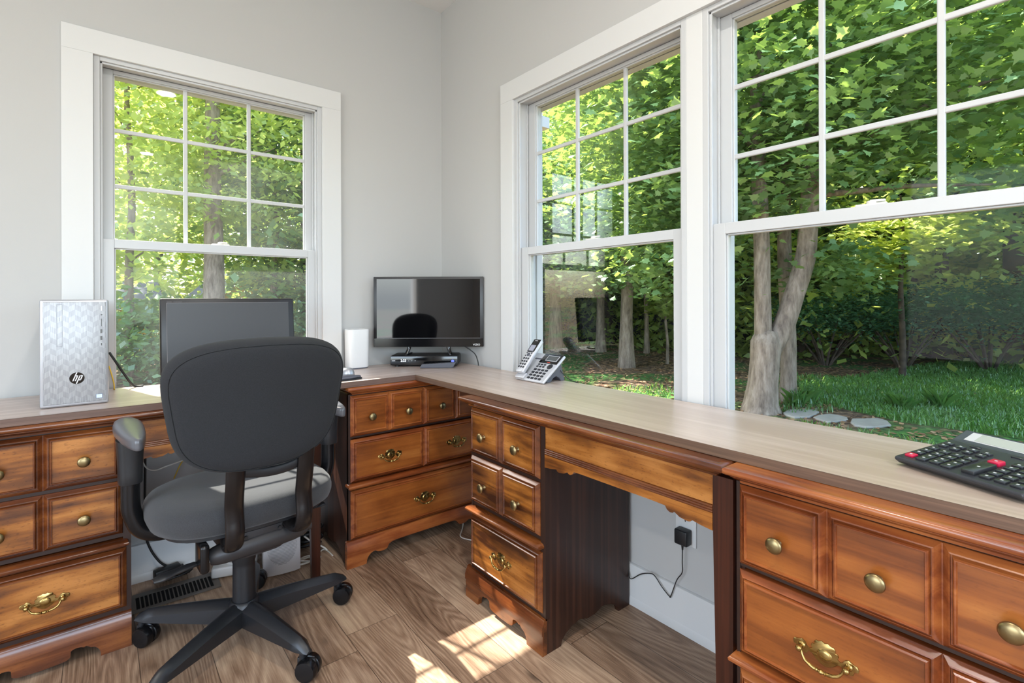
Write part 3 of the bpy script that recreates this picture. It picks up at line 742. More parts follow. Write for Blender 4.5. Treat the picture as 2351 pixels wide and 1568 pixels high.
# ------------------------------------------------------------------ things on the worktops
M['silver'] = plain('silver_plastic', '#b4b5ba', 0.32, metal=0.55)
M['black'] = plain('gloss_black', '#0b0b0d', 0.12, spec=0.6)
M['screen'] = plain('glossy_screen', '#08080a', 0.04, spec=0.7)
M['matte_screen'] = plain('matte_screen', '#3b3c3f', 0.38, spec=0.5)
M['bezel'] = plain('monitor_bezel', '#1d1b1c', 0.35)
M['white_pl'] = plain('white_plastic', '#d9d9d8', 0.4)
M['grey_pl'] = plain('grey_plastic', '#4f515a', 0.4)
M['pale'] = plain('pale_plastic', '#b0a8a4', 0.45)
M['txt'] = plain('white_print', '#f2f2f2', 0.5)
M['led'] = plain('clock_digits', '#ffffff', 0.5, emit='#eef4ff', estr=1.6)
M['ledb'] = plain('blue_ring_light', '#5a68d8', 0.5, emit='#5a68e8', estr=1.0)
M['cord'] = plain('black_cord', '#141414', 0.45)
M['wcord'] = plain('white_cord', '#d9d2c6', 0.5)
M['ycord'] = plain('yellow_cord', '#d8b23c', 0.5)

def text(name, s_, mat, parent, loc, rot, size, shear=0.0, ext=0.0002, align='CENTER', scale=(1, 1, 1)):
    cu = bpy.data.curves.new(name, 'FONT'); cu.body = s_; cu.size = size; cu.extrude = ext; cu.shear = shear
    cu.align_x = align; cu.align_y = 'CENTER'; cu.materials.append(mat)
    tmp = bpy.data.objects.new('tmp', cu); me = bpy.data.meshes.new_from_object(tmp); bpy.data.objects.remove(tmp)
    o = bpy.data.objects.new(name, me); C.objects.link(o); o.parent = parent; o.location = loc; o.rotation_euler = rot; o.scale = scale
    return o
FRONT = (R(90), 0, 0)

# computer tower, faces -y
pcm, t, b = new_mat('tower_face'); L = t.links
tc = t.nodes.new('ShaderNodeTexCoord'); mp = t.nodes.new('ShaderNodeMapping'); L.new(tc.outputs['Object'], mp.inputs[0])
mp.inputs['Rotation'].default_value = (0, R(0), 0); mp.inputs['Scale'].default_value = (1, 1, 1)
sp = t.nodes.new('ShaderNodeSeparateXYZ'); L.new(mp.outputs[0], sp.inputs[0])
def mth(t, op, a, b_=None):
    n = t.nodes.new('ShaderNodeMath'); n.operation = op
    for i, v in enumerate((a, b_)):
        if v is None: continue
        if isinstance(v, (int, float)): n.inputs[i].default_value = v
        else: t.links.new(v, n.inputs[i])
    return n.outputs[0]
zz = mth(t, 'ADD', sp.outputs[2], mth(t, 'MULTIPLY', mth(t, 'PINGPONG', mth(t, 'MULTIPLY', sp.outputs[0], 1.0), 0.0150), 0.62))
ch = mth(t, 'ADD', mth(t, 'FLOOR', mth(t, 'DIVIDE', sp.outputs[0], 0.0150)), mth(t, 'FLOOR', mth(t, 'DIVIDE', mth(t, 'ADD', zz, mth(t, 'MULTIPLY', mth(t, 'FLOOR', mth(t, 'DIVIDE', sp.outputs[0], 0.030)), 0.0)), 0.0175)))
par = mth(t, 'MODULO', mth(t, 'ADD', ch, 200.0), 2.0)
ns = t.nodes.new('ShaderNodeTexNoise'); mp2 = t.nodes.new('ShaderNodeMapping'); mp2.inputs['Scale'].default_value = (700, 1, 22); L.new(tc.outputs['Object'], mp2.inputs[0]); L.new(mp2.outputs[0], ns.inputs['Vector']); ns.inputs['Scale'].default_value = 1
v = mth(t, 'ADD', mth(t, 'MULTIPLY', par, 0.14), mth(t, 'MULTIPLY', ns.outputs['Fac'], 0.9))
L.new(ramp(t, v, [(0.3, '#8f9093'), (0.62, '#a7a8ab'), (0.9, '#c3c3c6')]), b.inputs['Base Color']); b.inputs['Roughness'].default_value = 0.38; b.inputs['Metallic'].default_value = 0.35
M['pcface'] = pcm
P = thing('computer_tower', 'silver desktop computer tower with a round logo, standing left of the monitor', 'computer tower', (-1.596, -.345, .785))
mb = MB(); mb.rbox(-.082, .082, .006, .290, .003, .345, .006, 3); mb.build('case', M['silver'], P)
mb = MB(); mb.rbox(-.0855, .0855, -.006, .010, .001, .347, .0065, 4); mb.build('front_bezel', M['silver'], P, smooth=50)
mb = MB(); mb.rbox(-.0775, .0790, -.0072, -.003, .010, .339, .0035, 3); fp = mb.build('front_panel', M['pcface'], P, smooth=50)
mb = MB()
for a in (-.0365, .0): pass
x0_, x1_, z0_, z1_ = -.0445, -.0310, .196, .331
for q in ((x0_, x1_, z0_, z0_ + .0005), (x0_, x1_, z1_ - .0005, z1_), (x0_, x0_ + .0005, z0_, z1_), (x1_ - .0005, x1_, z0_, z1_)): mb.box(q[0], q[1], -.0076, -.007, q[2], q[3])
mb.box(-.0385, -.0378, -.0077, -.007, .277, .289)
mb.build('disc_drive_outline', M['grey_pl'], P, smooth=None)
mb = MB(); mb.box(.0655, .0685, -.0078, -.007, .310, .326, 1)
mb.lathe([(.0001, 0), (.0026, 0), (.0026, .0008), (.0001, .0008)], 14, 0, Matrix.Translation((.067, -.007, .296)) @ Matrix.Rotation(R(90), 4, 'X'))
mb.box(.0658, .0682, -.0078, -.007, .258, .283, 0); mb.box(.0640, .0690, -.0078, -.007, .235, .248, 0); mb.box(.0640, .0690, -.0078, -.007, .212, .225, 0); mb.box(.0655, .0680, -.0078, -.007, .194, .202, 0)
mb.build('front_ports', [M['black'], M['txt']], P, smooth=None)
lg = MB(); lg.lathe([(.0001, 0), (.0190, 0), (.0190, .0007), (.0001, .0007)], 40, 0, Matrix.Translation((.0045, -.0070, .091)) @ Matrix.Rotation(R(90), 4, 'X'))
badge = lg.build('logo_badge', plain('badge_dark', '#2c2622', 0.18, metal=0.8), P, smooth=40)
# slanted letters h and p reaching the rim
def bar(mb, x, z0, z1, w_, sh=0.36, y=-.0083):
    f = lambda z: x + (z - .091) * sh
    mb.add([(f(z0), y, z0), (f(z0) + w_, y, z0), (f(z1) + w_, y, z1), (f(z1), y, z1), (f(z0), y + .0006, z0), (f(z0) + w_, y + .0006, z0), (f(z1) + w_, y + .0006, z1), (f(z1), y + .0006, z1)],
           [(0, 1, 2, 3), (7, 6, 5, 4), (0, 4, 5, 1), (1, 5, 6, 2), (2, 6, 7, 3), (3, 7, 4, 0)])
mb = MB(); w_ = .0030; o_ = .0045
bar(mb, o_ - .0085, .082, .1095, w_); bar(mb, o_ - .0025, .082, .0985, w_); bar(mb, o_ - .0070, .0968, .1000, .0070)
bar(mb, o_ + .0035, .0730, .1000, w_); bar(mb, o_ + .0095, .0850, .0985, w_); bar(mb, o_ + .0048, .0968, .1000, .0070); bar(mb, o_ + .0052, .0835, .0866, .0065)
mb.build('logo_letters', plain('badge_silver', '#d9d7da', 0.25, metal=0.5), P, smooth=None)
mb = MB(); mb.box(.0520, .0690, -.0076, -.007, .0195, .0335, 0); mb.box(.0530, .0680, -.0080, -.0075, .0205, .0325, 1); mb.build('processor_sticker', [plain('sticker_blue', '#3f5f86', .4), plain('sticker_pale', '#cbd6ea', .4)], P, smooth=None)

# monitor, leaning back a little
P = thing('monitor', 'black framed computer monitor standing in front of the left window behind the chair', 'monitor', (-1.112, -.165, .785))
Mt = Matrix.Translation((0, -.035, .10)) @ Matrix.Rotation(R(-6), 4, 'X')
mb = MB(); mb.rbox(-.244, .244, 0, .030, -.045, .252, .006, 3, 0, Mt); mb.rbox(-.16, .16, .025, .055, .02, .20, .012, 2, 0, Mt); mb.build('housing', M['bezel'], P, smooth=40)
mb = MB(); mb.box(-.2215, .2215, -.0012, .002, -.025, .2335, 0, Mt); mb.build('screen', M['matte_screen'], P, smooth=None)
mb = MB()
for q in ((-.2225, .2225, .2335, .2343), (-.2225, -.2215, -.025, .2343)): mb.box(q[0], q[1], -.0018, .0, q[2], q[3], 0, Mt)
mb.box(-.222, -.205, -.0018, 0, .2372, .2384, 0, Mt); mb.box(-.200, -.172, -.0018, 0, .2374, .2382, 0, Mt)
mb.build('bezel_print', plain('faint_print', '#8b8686', .5), P, smooth=None)
mb = MB(); mb.tube([(0, .02, .012), (0, .015, .06), (0, -.002, .13)], [.030, .024, .024], 16, 0, 4, flat=.5, side=(1, 0, 0)); mb.build('neck', M['blk_pl'], P, smooth=60)
mb = MB(); mb.loft([superring(0, -.01, .115, .085, z, 40, 2.6) if k != 2 else superring(0, -.01, .108, .078, z, 40, 2.6) for k, z in enumerate((.0005, .007, .012))]); mb.build('foot', M['blk_pl'], P, smooth=40)

# television on the cable box, both turned to the room
FW = Vector((math.cos(R(YAW)), math.sin(R(YAW)), 0)); RT = Vector((math.sin(R(YAW)), -math.cos(R(YAW)), 0))
def corner_at(depth, lateral): return Vector((CAM.x, CAM.y, 0)) + FW * depth + RT * lateral
RZ = R(YAW - 90)
c0 = corner_at(2.575, -.448)
P = thing('cable_box', 'black cable box with lit clock digits under the television', 'cable box', (c0.x, c0.y, .785), RZ)
mb = MB(); mb.rbox(-.172, .172, 0.0, .150, .006, .058, .010, 3); mb.build('case', M['blk_pl'], P, smooth=40)
mb = MB(); mb.rbox(-.170, .170, -.0025, .004, .009, .055, .0022, 2); fpn = mb.build('front_panel', M['black'], P, smooth=40)
for x in (-.14, .14):
    for y in (.02, .13): mb = MB(); mb.cyl((x, y, 0), (x, y, .008), .012, 12); mb.build('foot', M['cord'], P, smooth=40)
text('clock_digits', '2:33', M['led'], P, (-.104, -.0032, .032), FRONT, .0165, scale=(1.0, 1, 1))
mb = MB(); mb.box(-.163, -.146, -.0030, -.0022, .0302, .0325); mb.build('brand_print', M['txt'], P, smooth=None)
mb = MB()
for x in (-.078, -.062, -.044): mb.box(x - .003, x + .003, -.0030, -.0022, .0305, .0315)
mb.build('indicator_dots', M['txt'], P, smooth=None)
mb = MB(); mb.lathe([(.0062, 0), (.0078, 0), (.0078, .0008), (.0062, .0008)], 28, 0, Matrix.Translation((.146, -.0024, .029)) @ Matrix.Rotation(R(90), 4, 'X')); mb.box(.1455, .1465, -.0032, -.0024, .0270, .0325); mb.build('power_ring', M['ledb'], P, smooth=40)

c1 = corner_at(2.60, -.428)
P = thing('television', 'small black flat screen television standing on the cable box in the corner', 'television', (c1.x, c1.y, .785), RZ)
mb = MB(); mb.rbox(-.281, .281, -.006, .018, .100, .459, .003, 2); mb.rbox(-.19, .19, .015, .042, .13, .36, .008, 2); mb.build('housing', M['bezel'], P, smooth=40)
mb = MB(); mb.box(-.264, .264, -.0075, -.005, .146, .4475, 0); mb.build('screen', M['screen'], P, smooth=None)
mb = MB(); mb.box(-.2795, .2795, -.0068, -.005, .1015, .143, 0); mb.build('lower_bezel', M['black'], P, smooth=None)
mb = MB(); mb.box(-.266, .266, -.0082, -.006, .1435, .1450, 0); mb.build('chrome_line', plain('grey_line', '#77777a', .3), P, smooth=None)
text('brand_lettering', 'VIZIO', M['txt'], P, (.246, -.0072, .110), FRONT, .0135, scale=(1.05, 1, 1))
for sx in (-1, 1):
    mb = MB(); mb.tube([(sx * .100, .006, .110), (sx * .104, .002, .085), (sx * .112, -.008, .064)], [.012, .009, .010], 12, 0, 3, flat=.7); mb.tube([(sx * .112, -.018, .0625), (sx * .104, .030, .0625), (sx * .100, .065, .0625)], .0045, 10, 0, 2)
    mb.build('stand_leg', M['black'], P, smooth=60)
# cords behind the television
o = MB().tube([(-.115, -.335, .905), (-.080, -.36, .885), (-.045, -.392, .850), (-.035, -.405, .815), (-.033, -.41, .7885)], .0028, 8, 0, 6).build('power_cable', M['cord'], smooth=60)
tag(o, 'black cord drooping from the right side of the television to the worktop', 'cord')

c2 = corner_at(2.53, -.372)
P = thing('remote_control', 'grey wedge shaped remote control lying in front of the cable box', 'remote control', (c2.x, c2.y, .785), RZ + R(2))
mb = MB(); mb.prism([(-.088, .0015), (.076, .0015), (.092, .029), (-.078, .020)], -.012, .020, 'y'); mb.build('body', M['grey_pl'], P, smooth=None, bevel=.003)
mb = MB()
for i in range(9): mb.add([(-.066 + .016 * i, -.004, .0218 + .00092 * i), (-.058 + .016 * i, -.004, .0223 + .00092 * i), (-.058 + .016 * i, .012, .0223 + .00092 * i), (-.066 + .016 * i, .012, .0218 + .00092 * i), (-.066 + .016 * i, -.004, .020 + .00092 * i), (-.058 + .016 * i, -.004, .020 + .00092 * i), (-.058 + .016 * i, .012, .020 + .00092 * i), (-.066 + .016 * i, .012, .020 + .00092 * i)],
    [(0, 1, 2, 3), (0, 4, 5, 1), (1, 5, 6, 2), (2, 6, 7, 3), (3, 7, 4, 0)])
mb.build('button_row', M['blk_pl'], P, smooth=None)

# white router
P = thing('router', 'white upright box router between the left window trim and the television', 'router', (-.5345, -.066, .785))
mb = MB()
mb.loft([superring(0, 0, .0505 * s_, .0425 * s_, z, 40, 5) for s_, z in ((.96, .006), (1, .010), (1.04, .190), (1.03, .194), (1.0, .1955))] + [superring(0, 0, .050, .0405, .194, 40, 5), superring(0, 0, .01, .01, .1935, 40, 2)])
mb.build('housing', M['white_pl'], P, smooth=50)
MB().loft([superring(0, 0, .046, .038, z, 32, 5) for z in (.0003, .007)]).build('foot', M['grey_pl'], P, smooth=40)
MB().box(-.012, .012, -.004, .004, .1938, .1946).build('status_window', plain('status_grey', '#c4c4c4', .4), P, smooth=None)

# mouse and pad
P = thing('mouse_pad', 'black mouse pad with a padded wrist rest at the edge of the left worktop', 'mouse pad', (-.765, -.320, .785))
mb = MB(); mb.loft([superring(0, 0, .125, .108, z, 48, 5) for z in (.0004, .0035)] + [superring(0, 0, .123, .106, .004, 48, 5)]); mb.build('mat', M['blk_fab'], P, smooth=40)
mb = MB(); mb.tube([(-.110, -.082, .011), (-.06, -.087, .012), (0, -.088, .012), (.06, -.087, .012), (.108, -.080, .011)], [.010, .019, .020, .019, .009], 16, 0, 4, flat=.52, side=(0, 1, 0)); mb.build('wrist_rest', M['grey_pl'], P, smooth=60)
P = thing('mouse', 'grey computer mouse resting on the mouse pad', 'mouse', (-.690, -.312, .7892), R(12))
mb = MB(); mb.loft([superring(0, 0, .030 * s_, .055 * s_, z, 32, 2.4, l) for s_, z, l in ((.93, .001, 0), (1, .006, 0), (1, .014, -.002), (.93, .024, -.004), (.75, .032, -.005), (.4, .0365, -.004), (.02, .0375, 0))]); mb.build('body', M['silver'], P, smooth=70)
mb = MB(); mb.loft([superring(0, 0, .0305, .0555, z, 32, 2.4) for z in (.0006, .009)]); mb.build('base', M['blk_pl'], P, smooth=50)
mb = MB(); mb.cyl((-.0025, .03, .027), (.0025, .03, .027), .008, 16); mb.build('scroll_wheel', M['blk_pl'], P, smooth=40)

# cables by the tower
o = MB().tube([(-1.506, -.055, .93), (-1.490, -.060, .90), (-1.462, -.055, .845), (-1.440, -.045, .805), (-1.425, -.040, .7890), (-1.40, -.04, .7885)], .0042, 10, 0, 6).build('cable', M['cord'], smooth=60)
tag(o, 'thick black cable arching from behind the silver tower down to the worktop', 'cable')
o = MB().tube([(-1.507, -.075, .880), (-1.500, -.070, .85), (-1.493, -.066, .815), (-1.491, -.060, .7885), (-1.492, -.04, .7880)], .0022, 8, 0, 6).build('cable', M['ycord'], smooth=60)
tag(o, 'thin yellow cable hanging beside the back of the silver tower', 'cable')

# cordless phone base and handset, facing the room (-x)
M['phone_face'] = plain('phone_silver', '#bfbfc2', 0.32, metal=0.25)
M['key'] = plain('dark_rubber_key', '#202227', 0.45)
P = thing('telephone', 'silver and black telephone base with keypad and small display on the right worktop', 'telephone', (-.158, -.853, .785), R(-90))
ang = math.atan2(.100, .128); Lf = .162; W = .178
Mt = Matrix.Translation((0, 0, .008)) @ Matrix.Rotation(ang, 4, 'X')      # local y runs up the sloping face
mb = MB(); mb.rbox(0, W, 0, Lf, -.012, 0, .006, 3, 0, Mt); mb.build('body', M['phone_face'], P, smooth=40)
mb = MB(); mb.rbox(.062, W - .006, .104, Lf - .001, -.006, .0015, .002, 2, 0, Mt); mb.build('display_panel', M['black'], P, smooth=40)
mb = MB(); mb.box(.092, .160, .118, .150, .0012, .0024, 1, Mt); mb.box(.096, .156, .121, .147, .0020, .0030, 0, Mt); mb.build('display', [plain('lcd_dark', '#4c4f4f', .15), M['phone_face']], P, smooth=None)
mb = MB(); mb.rbox(.112, .130, .1075, .1115, .001, .0028, .001, 1, 0, Mt); mb.build('message_light', plain('red_print', '#c8432f', .4), P, smooth=None)
mb = MB()
for r_ in range(4):
    for c_ in range(4): mb.rbox(.078 + c_ * .0225 - .008, .078 + c_ * .0225 + .008, .014 + r_ * .0165 - .0052, .014 + r_ * .0165 + .0052, -.001, .0028, .0018, 2, 0, Mt)
for r_ in range(2):
    for c_ in range(3): mb.rbox(.075 + c_ * .018 - .006, .075 + c_ * .018 + .006, .082 + r_ * .0125 - .004, .082 + r_ * .0125 + .004, -.001, .0024, .0015, 2, 0, Mt)
mb.build('keypad', M['key'], P, smooth=40)
mb = MB(); mb.lathe([(.014, -.001), (.014, .002), (.0125, .0030), (.0065, .0030), (.006, .0022), (.0001, .0022)], 24, 0, Mt @ Matrix.Translation((.146, .088, 0))); mb.build('navigation_ring', M['key'], P, smooth=40)
mb = MB(); mb.rbox(.004, .060, .000, .030, -.002, .010, .004, 3, 0, Mt); mb.rbox(.008, .056, .03, .12, -.011, -.002, .003, 2, 0, Mt); mb.build('cradle', M['phone_face'], P, smooth=40)
mb = MB(); mb.prism([(.052, .030), (.100, .088), (.118, .088), (.140, .020), (.146, .0005), (.124, .0005), (.112, .014), (.096, .022), (.080, .016), (.064, .0005), (.040, .0005)], .022, W - .022, 'x'); mb.build('stand', M['grey_pl'], P, smooth=None, bevel=.002)
for x in (.02, W - .02): mb = MB(); mb.cyl((x, .012, .0005), (x, .012, .010), .006, 12); mb.build('foot', M['cord'], P, smooth=40)
H = thing('cordless_handset', 'silver cordless handset standing in the cradle of the phone base', 'telephone', (-.158, -.853, .785), R(-90))
Mh = Matrix.Translation((.032, .000, .010)) @ Matrix.Rotation(R(49), 4, 'X') @ Matrix.Translation((0, .022, .006))
mb = MB(); mb.rbox(-.0245, .0245, -.004, .168, -.004, .018, .008, 4, 0, Mh); mb.build('body', M['phone_face'], H, smooth=50)
mb = MB(); mb.rbox(-.0215, .0215, .100, .166, .014, .0192, .004, 3, 0, Mh); mb.build('face_panel', M['black'], H, smooth=50)
mb = MB(); mb.box(-.0150, .0150, .104, .134, .0188, .0198, 0, Mh); mb.build('display', plain('lcd_blue_grey', '#9a9ba8', .2), H, smooth=None)
mb = MB(); mb.box(-.008, .008, .156, .1585, .0188, .0198, 0, Mh); mb.build('earpiece_slot', M['phone_face'], H, smooth=None)
mb = MB()
for r_ in range(4):
    for c_ in range(3): mb.rbox(-.0135 + c_ * .0135 - .0045, -.0135 + c_ * .0135 + .0045, .020 + r_ * .0145 - .0045, .020 + r_ * .0145 + .0045, .016, .0196, .0015, 2, 0, Mh)
for x in (-.0145, .0145):
    for y in (.078, .092): mb.rbox(x - .004, x + .004, y - .003, y + .003, .016, .0196, .0015, 1, 0, Mh)
mb.rbox(-.017, .017, .097, .100, .016, .0196, .001, 1, 0, Mh)
mb.build('keypad', M['key'], H, smooth=40)
mb = MB(); mb.lathe([(.0085, .016), (.0085, .0194), (.004, .0200), (.0001, .0198)], 20, 0, Mh @ Matrix.Translation((0, .084, 0))); mb.build('navigation_key', M['grey_pl'], H, smooth=40)
o = MB().tube([(-.060, -.985, .872), (-.045, -1.000, .845), (-.030, -1.020, .812), (-.024, -1.045, .796), (-.0215, -1.075, .7880), (-.023, -1.10, .7878)], .0016, 8, 0, 5).build('telephone_cable', M['cord'], smooth=60)
tag(o, 'thin black cord trailing from the back of the telephone base to the window', 'cord')

# desk calculator
M['calc'] = plain('calculator_body', '#303136', 0.38)
M['calck'] = plain('calculator_key', '#2a2c30', 0.30, spec=0.6)
M['calcm'] = plain('key_print', '#c9c9cc', 0.5)
P = thing('calculator', 'large black desk calculator with two red keys on the right worktop', 'calculator', (-.262, -2.213, .785), R(-114))
prof = [(.002, .012), (.000, .0165), (.004, .0195), (.158, .0405), (.166, .0430), (.204, .0585), (.208, .0560), (.212, .0440), (.170, .0005), (.030, .0005), (.012, .005)]
mb = MB(); mb.prism(prof, 0, .215, 'x'); mb.build('body', M['calc'], P, smooth=None, bevel=.0022)
sl = math.atan2(.021, .154); Mk = Matrix.Translation((0, .004, .0195)) @ Matrix.Rotation(sl, 4, 'X')
mw = MB(); M['calcr'] = plain('red_key', '#c21f45', .35)
def ckey(x, y, wx=.0175, wy=.0150, red=False, mark=True, h=.0045):
    k_ = MB().rbox(x - wx / 2, x + wx / 2, y - wy / 2, y + wy / 2, -.001, h, .0016, 2, 0, Mk).build('key', M['calcr' if red else 'calck'], P, smooth=40)
    if red: k_['label'] = 'red key'
    if mark: mw.box(x - .0022, x + .0022, y - .0018, y + .0018, h, h + .00015, 0, Mk)
ys = (.020, .041, .061, .081, .109, .126)
ckey(.018, ys[0], .016, .0165, True)
for y in ys[1:4]: ckey(.018, y)
for y in ys[4:]: ckey(.018, y, .015, .012)
for ci, x in enumerate((.042, .065, .088)):
    for ri, y in enumerate(ys):
        ckey(x, y - (.004 if ri else .0), .0185 if ri < 4 else .015, (.022 if (ri == 0 and ci != 1) else .0155) if ri < 4 else .012)
ckey(.124, .042, .022, .060, False, True, .0075); ckey(.124, .088, .019, .019, True, True, .0075)
for x in (.150, .173, .196):
    for y in (.020, .041, .062, .083, .104): ckey(x, y)
for x in (.045, .115): MB().rbox(x, x + .020, .140, .1445, -.001, .0028, .001, 1, 0, Mk).build('slide_switch', M['calck'], P, smooth=40)
mw.build('key_print', M['calcm'], P, smooth=None)
sl2 = math.atan2(.0155, .038); Ml = Matrix.Translation((0, .166, .0430)) @ Matrix.Rotation(sl2, 4, 'X')
mb = MB(); mb.box(.018, .205, .0035, .0350, -.001, .0007, 1, Ml); mb.box(.036, .200, .0060, .0330, .0005, .0012, 0, Ml); mb.build('display', [plain('lcd_green_grey', '#a3a59b', .25), plain('display_surround', '#bdbcbb', .35)], P, smooth=None)
mb = MB(); mb.prism([(.206, .0555), (.245, .0440), (.243, .0405), (.209, .045)], .03, .20, 'x'); mb.build('solar_lid', M['calc'], P, smooth=None, bevel=.001)

# ------------------------------------------------------------------ low things: outlet, adapter, vent, speaker, cords
P = thing('wall_outlet', 'white double wall outlet under the right desk', 'outlet', (0, -1.572, .362), R(-90))
mb = MB(); mb.rbox(-.0385, .0385, -.006, 0, -.062, .062, .003, 2); mb.build('cover_plate', M['white_pl'], P, smooth=40)
for z in (.026, -.026):
    mb = MB(); mb.loft([[(x * .0165 * s_, y_, z + q * .0165 * s_ * .82) for x, q in [(math.cos(R(15 * k)), math.sin(R(15 * k))) for k in range(24)]] for s_, y_ in ((1, -.0055), (.98, -.0078))]); f_ = mb.build('socket', M['white_pl'], P, smooth=40)
    mb = MB(); mb.box(-.0062, -.0045, -.0081, -.0076, z - .001, z + .0075); mb.box(.0045, .0062, -.0081, -.0076, z - .001, z + .0065); mb.cyl((0, -.0081, z - .0065), (0, -.0076, z - .0065), .0026, 12); mb.build('slot', M['cord'], f_, smooth=None)
P = thing('power_adapter', 'black plug in power adapter in the wall outlet under the right desk', 'power adapter', (-.0065, -1.573, .335), R(-90))
mb = MB(); mb.rbox(-.024, .024, -.034, -.002, -.026, .024, .005, 3); mb.build('body', M['blk_pl'], P, smooth=40)
mb = MB(); mb.cyl((0, -.020, -.026), (0, -.020, -.044), .0045, 12, r2=.0028); mb.build('strain_relief', M['cord'], P, smooth=40)
o = MB().tube([(-.0265, -1.573, .292), (-.0265, -1.572, .25), (-.024, -1.570, .213), (-.022, -1.548, .177), (-.021, -1.524, .112), (-.021, -1.518, .109), (-.022, -1.49, .128), (-.022, -1.461, .154), (-.022, -1.442, .155), (-.022, -1.40, .135), (-.024, -1.362, .103), (-.024, -1.350, .112), (-.028, -1.340, .17)], .0017, 8, 0, 6).build('adapter_cord', M['cord'], smooth=60)
tag(o, 'thin black cord zigzagging along the wall from the power adapter', 'cord')

P = thing('floor_register', 'brown metal floor vent behind the swivel chair base', 'floor vent', (-1.310, -.186, 0))
M['regm'] = plain('register_bronze', '#6d655e', 0.45, metal=0.3)
mb = MB(); x0_, x1_, y0_, y1_ = -.146, .146, -.071, .071
mb.box(x0_, x1_, y0_, -.050, 0.0005, .004); mb.box(x0_, x1_, .044, y1_, 0.0005, .004); mb.box(x0_, -.122, -.05, .044, .0005, .004); mb.box(.124, x1_, -.05, .044, .0005, .004)
for i in range(1, 19): mb.box(-.122 + i * .01295 - .0022, -.122 + i * .01295 + .0022, -.05, .044, .0012, .0038)
mb.build('grille', M['regm'], P, smooth=None, bevel=.0008)
MB().box(-.123, .125, -.051, .045, .0003, .0010).build('duct_opening', plain('duct_black', '#0c0b0b', .9), P, smooth=None)

P = thing('speaker', 'grey white satellite speaker with round ribbed grille on the floor under the left desk', 'speaker', (-.952, -.305, 0), R(-9))
mb = MB()
fr = [(-.070, 0), (-.05, -.008), (0, -.012), (.05, -.008), (.070, 0), (.066, .15), (-.066, .15)]
mb.loft([[(x * s_, y, z) for x, y in fr] for s_, z in ((1.0, .003), (1.0, .008), (.99, .225), (.95, .235))]); mb.build('cabinet', M['pale'], P, smooth=25)
mb = MB()
for i in range(24):
    z = .045 + i * .0058; d_ = (z - .112) / .070
    if abs(d_) < 1:
        hw = .056 * math.sqrt(1 - d_ * d_); n = 8
        mb.tube([(-hw + 2 * hw * k / n, -.0125 + .012 * ((-hw + 2 * hw * k / n) / .07) ** 2 - .0006, z) for k in range(n + 1)], .0016, 6)
mb.build('grille', plain('grille_grey', '#857f7c', .5), P, smooth=60)
mb = MB(); mb.lathe([(.0001, 0), (.012, 0), (.012, .003), (.0001, .004)], 24, 0, Matrix.Translation((-.028, -.0105, .195)) @ Matrix.Rotation(R(90), 4, 'X') @ Matrix.Scale(1.4, 4, (1, 0, 0))); mb.build('volume_knob', M['white_pl'], P, smooth=40)

P = thing('dock_base', 'low white plastic charging base on the floor by the left wall', 'charging base', (-1.095, -.135, 0), R(-18))
mb = MB(); mb.rbox(-.075, .085, -.075, .055, .004, .045, .008, 3); mb.rbox(-.07, -.03, -.03, .05, .04, .075, .01, 3); mb.build('body', M['white_pl'], P, smooth=40)
mb = MB(); mb.loft([superring(.02, -.02, .052, .048, .046, 32, 2), superring(.02, -.02, .052, .048, .054, 32, 2), superring(.02, -.02, .044, .040, .054, 32, 2), superring(.02, -.02, .040, .036, .049, 32, 2)]); mb.build('cradle_ring', M['white_pl'], P, smooth=40)
mb = MB(); mb.cyl((-.045, -.0, .075), (-.045, -.0, .092), .010, 14); mb.build('button', M['blk_pl'], P, smooth=40)

def coil(cx, cy, n, rad, r, z0, seedv, flat=.5, squash=.7):
    rnd = random.Random(seedv); pts = []
    for i in range(n * 12):
        a = 2 * math.pi * i / 12; q = rad * (1 + .22 * math.sin(a * .37 + seedv) + .08 * rnd.uniform(-1, 1))
        pts.append((cx + q * math.cos(a), cy + q * squash * math.sin(a), z0 + r + (i / 12) * r * 1.5 * flat + .004 * math.sin(a * 1.7)))
    return pts
o = MB().tube(coil(-1.30, -.062, 5, .052, .0036, .003, 3, .8, .45), .0036, 8, 0, 2).build('cord_coil', M['cord'], smooth=60)
tag(o, 'coil of black cord on the floor between the wall and the vent', 'cord')
P = thing('power_brick', 'black power brick lying in the coil of cord behind the vent', 'power adapter', (-1.325, -.060, .0), R(12))
mb = MB(); mb.rbox(-.045, .045, -.018, .018, .020, .052, .005, 2); mb.build('body', M['cord'], P, smooth=40)
MB().rbox(.045, .058, -.006, .006, .030, .042, .003, 2).build('plug', M['cord'], P, smooth=40)
o = MB().tube([(-1.392, -.022, .60), (-1.395, -.024, .30), (-1.392, -.026, .19), (-1.378, -.032, .13), (-1.35, -.04, .075), (-1.325, -.042, .048), (-1.30, -.05, .03)], .0042, 10, 0, 5).build('power_cable', M['cord'], smooth=60)
tag(o, 'black cord hanging down the wall left of the chair column', 'cord')
o = MB().tube([(-1.30, -.05, .40), (-1.27, -.06, .47), (-1.23, -.10, .505), (-1.19, -.12, .52), (-1.18, -.10, .56), (-1.19, -.04, .62)], .0024, 8, 0, 6).build('cable', M['ycord'], smooth=60)
tag(o, 'yellow network cable hanging under the left desk', 'cable')
o = MB().tube([(-1.42, -.10, .56), (-1.40, -.12, .49), (-1.37, -.13, .470), (-1.33, -.13, .478), (-1.28, -.12, .486), (-1.22, -.10, .49), (-1.18, -.03, .53)], .0026, 8, 0, 6).build('cable', M['wcord'], smooth=60)
tag(o, 'white cable sagging under the left desk above the seat', 'cable')
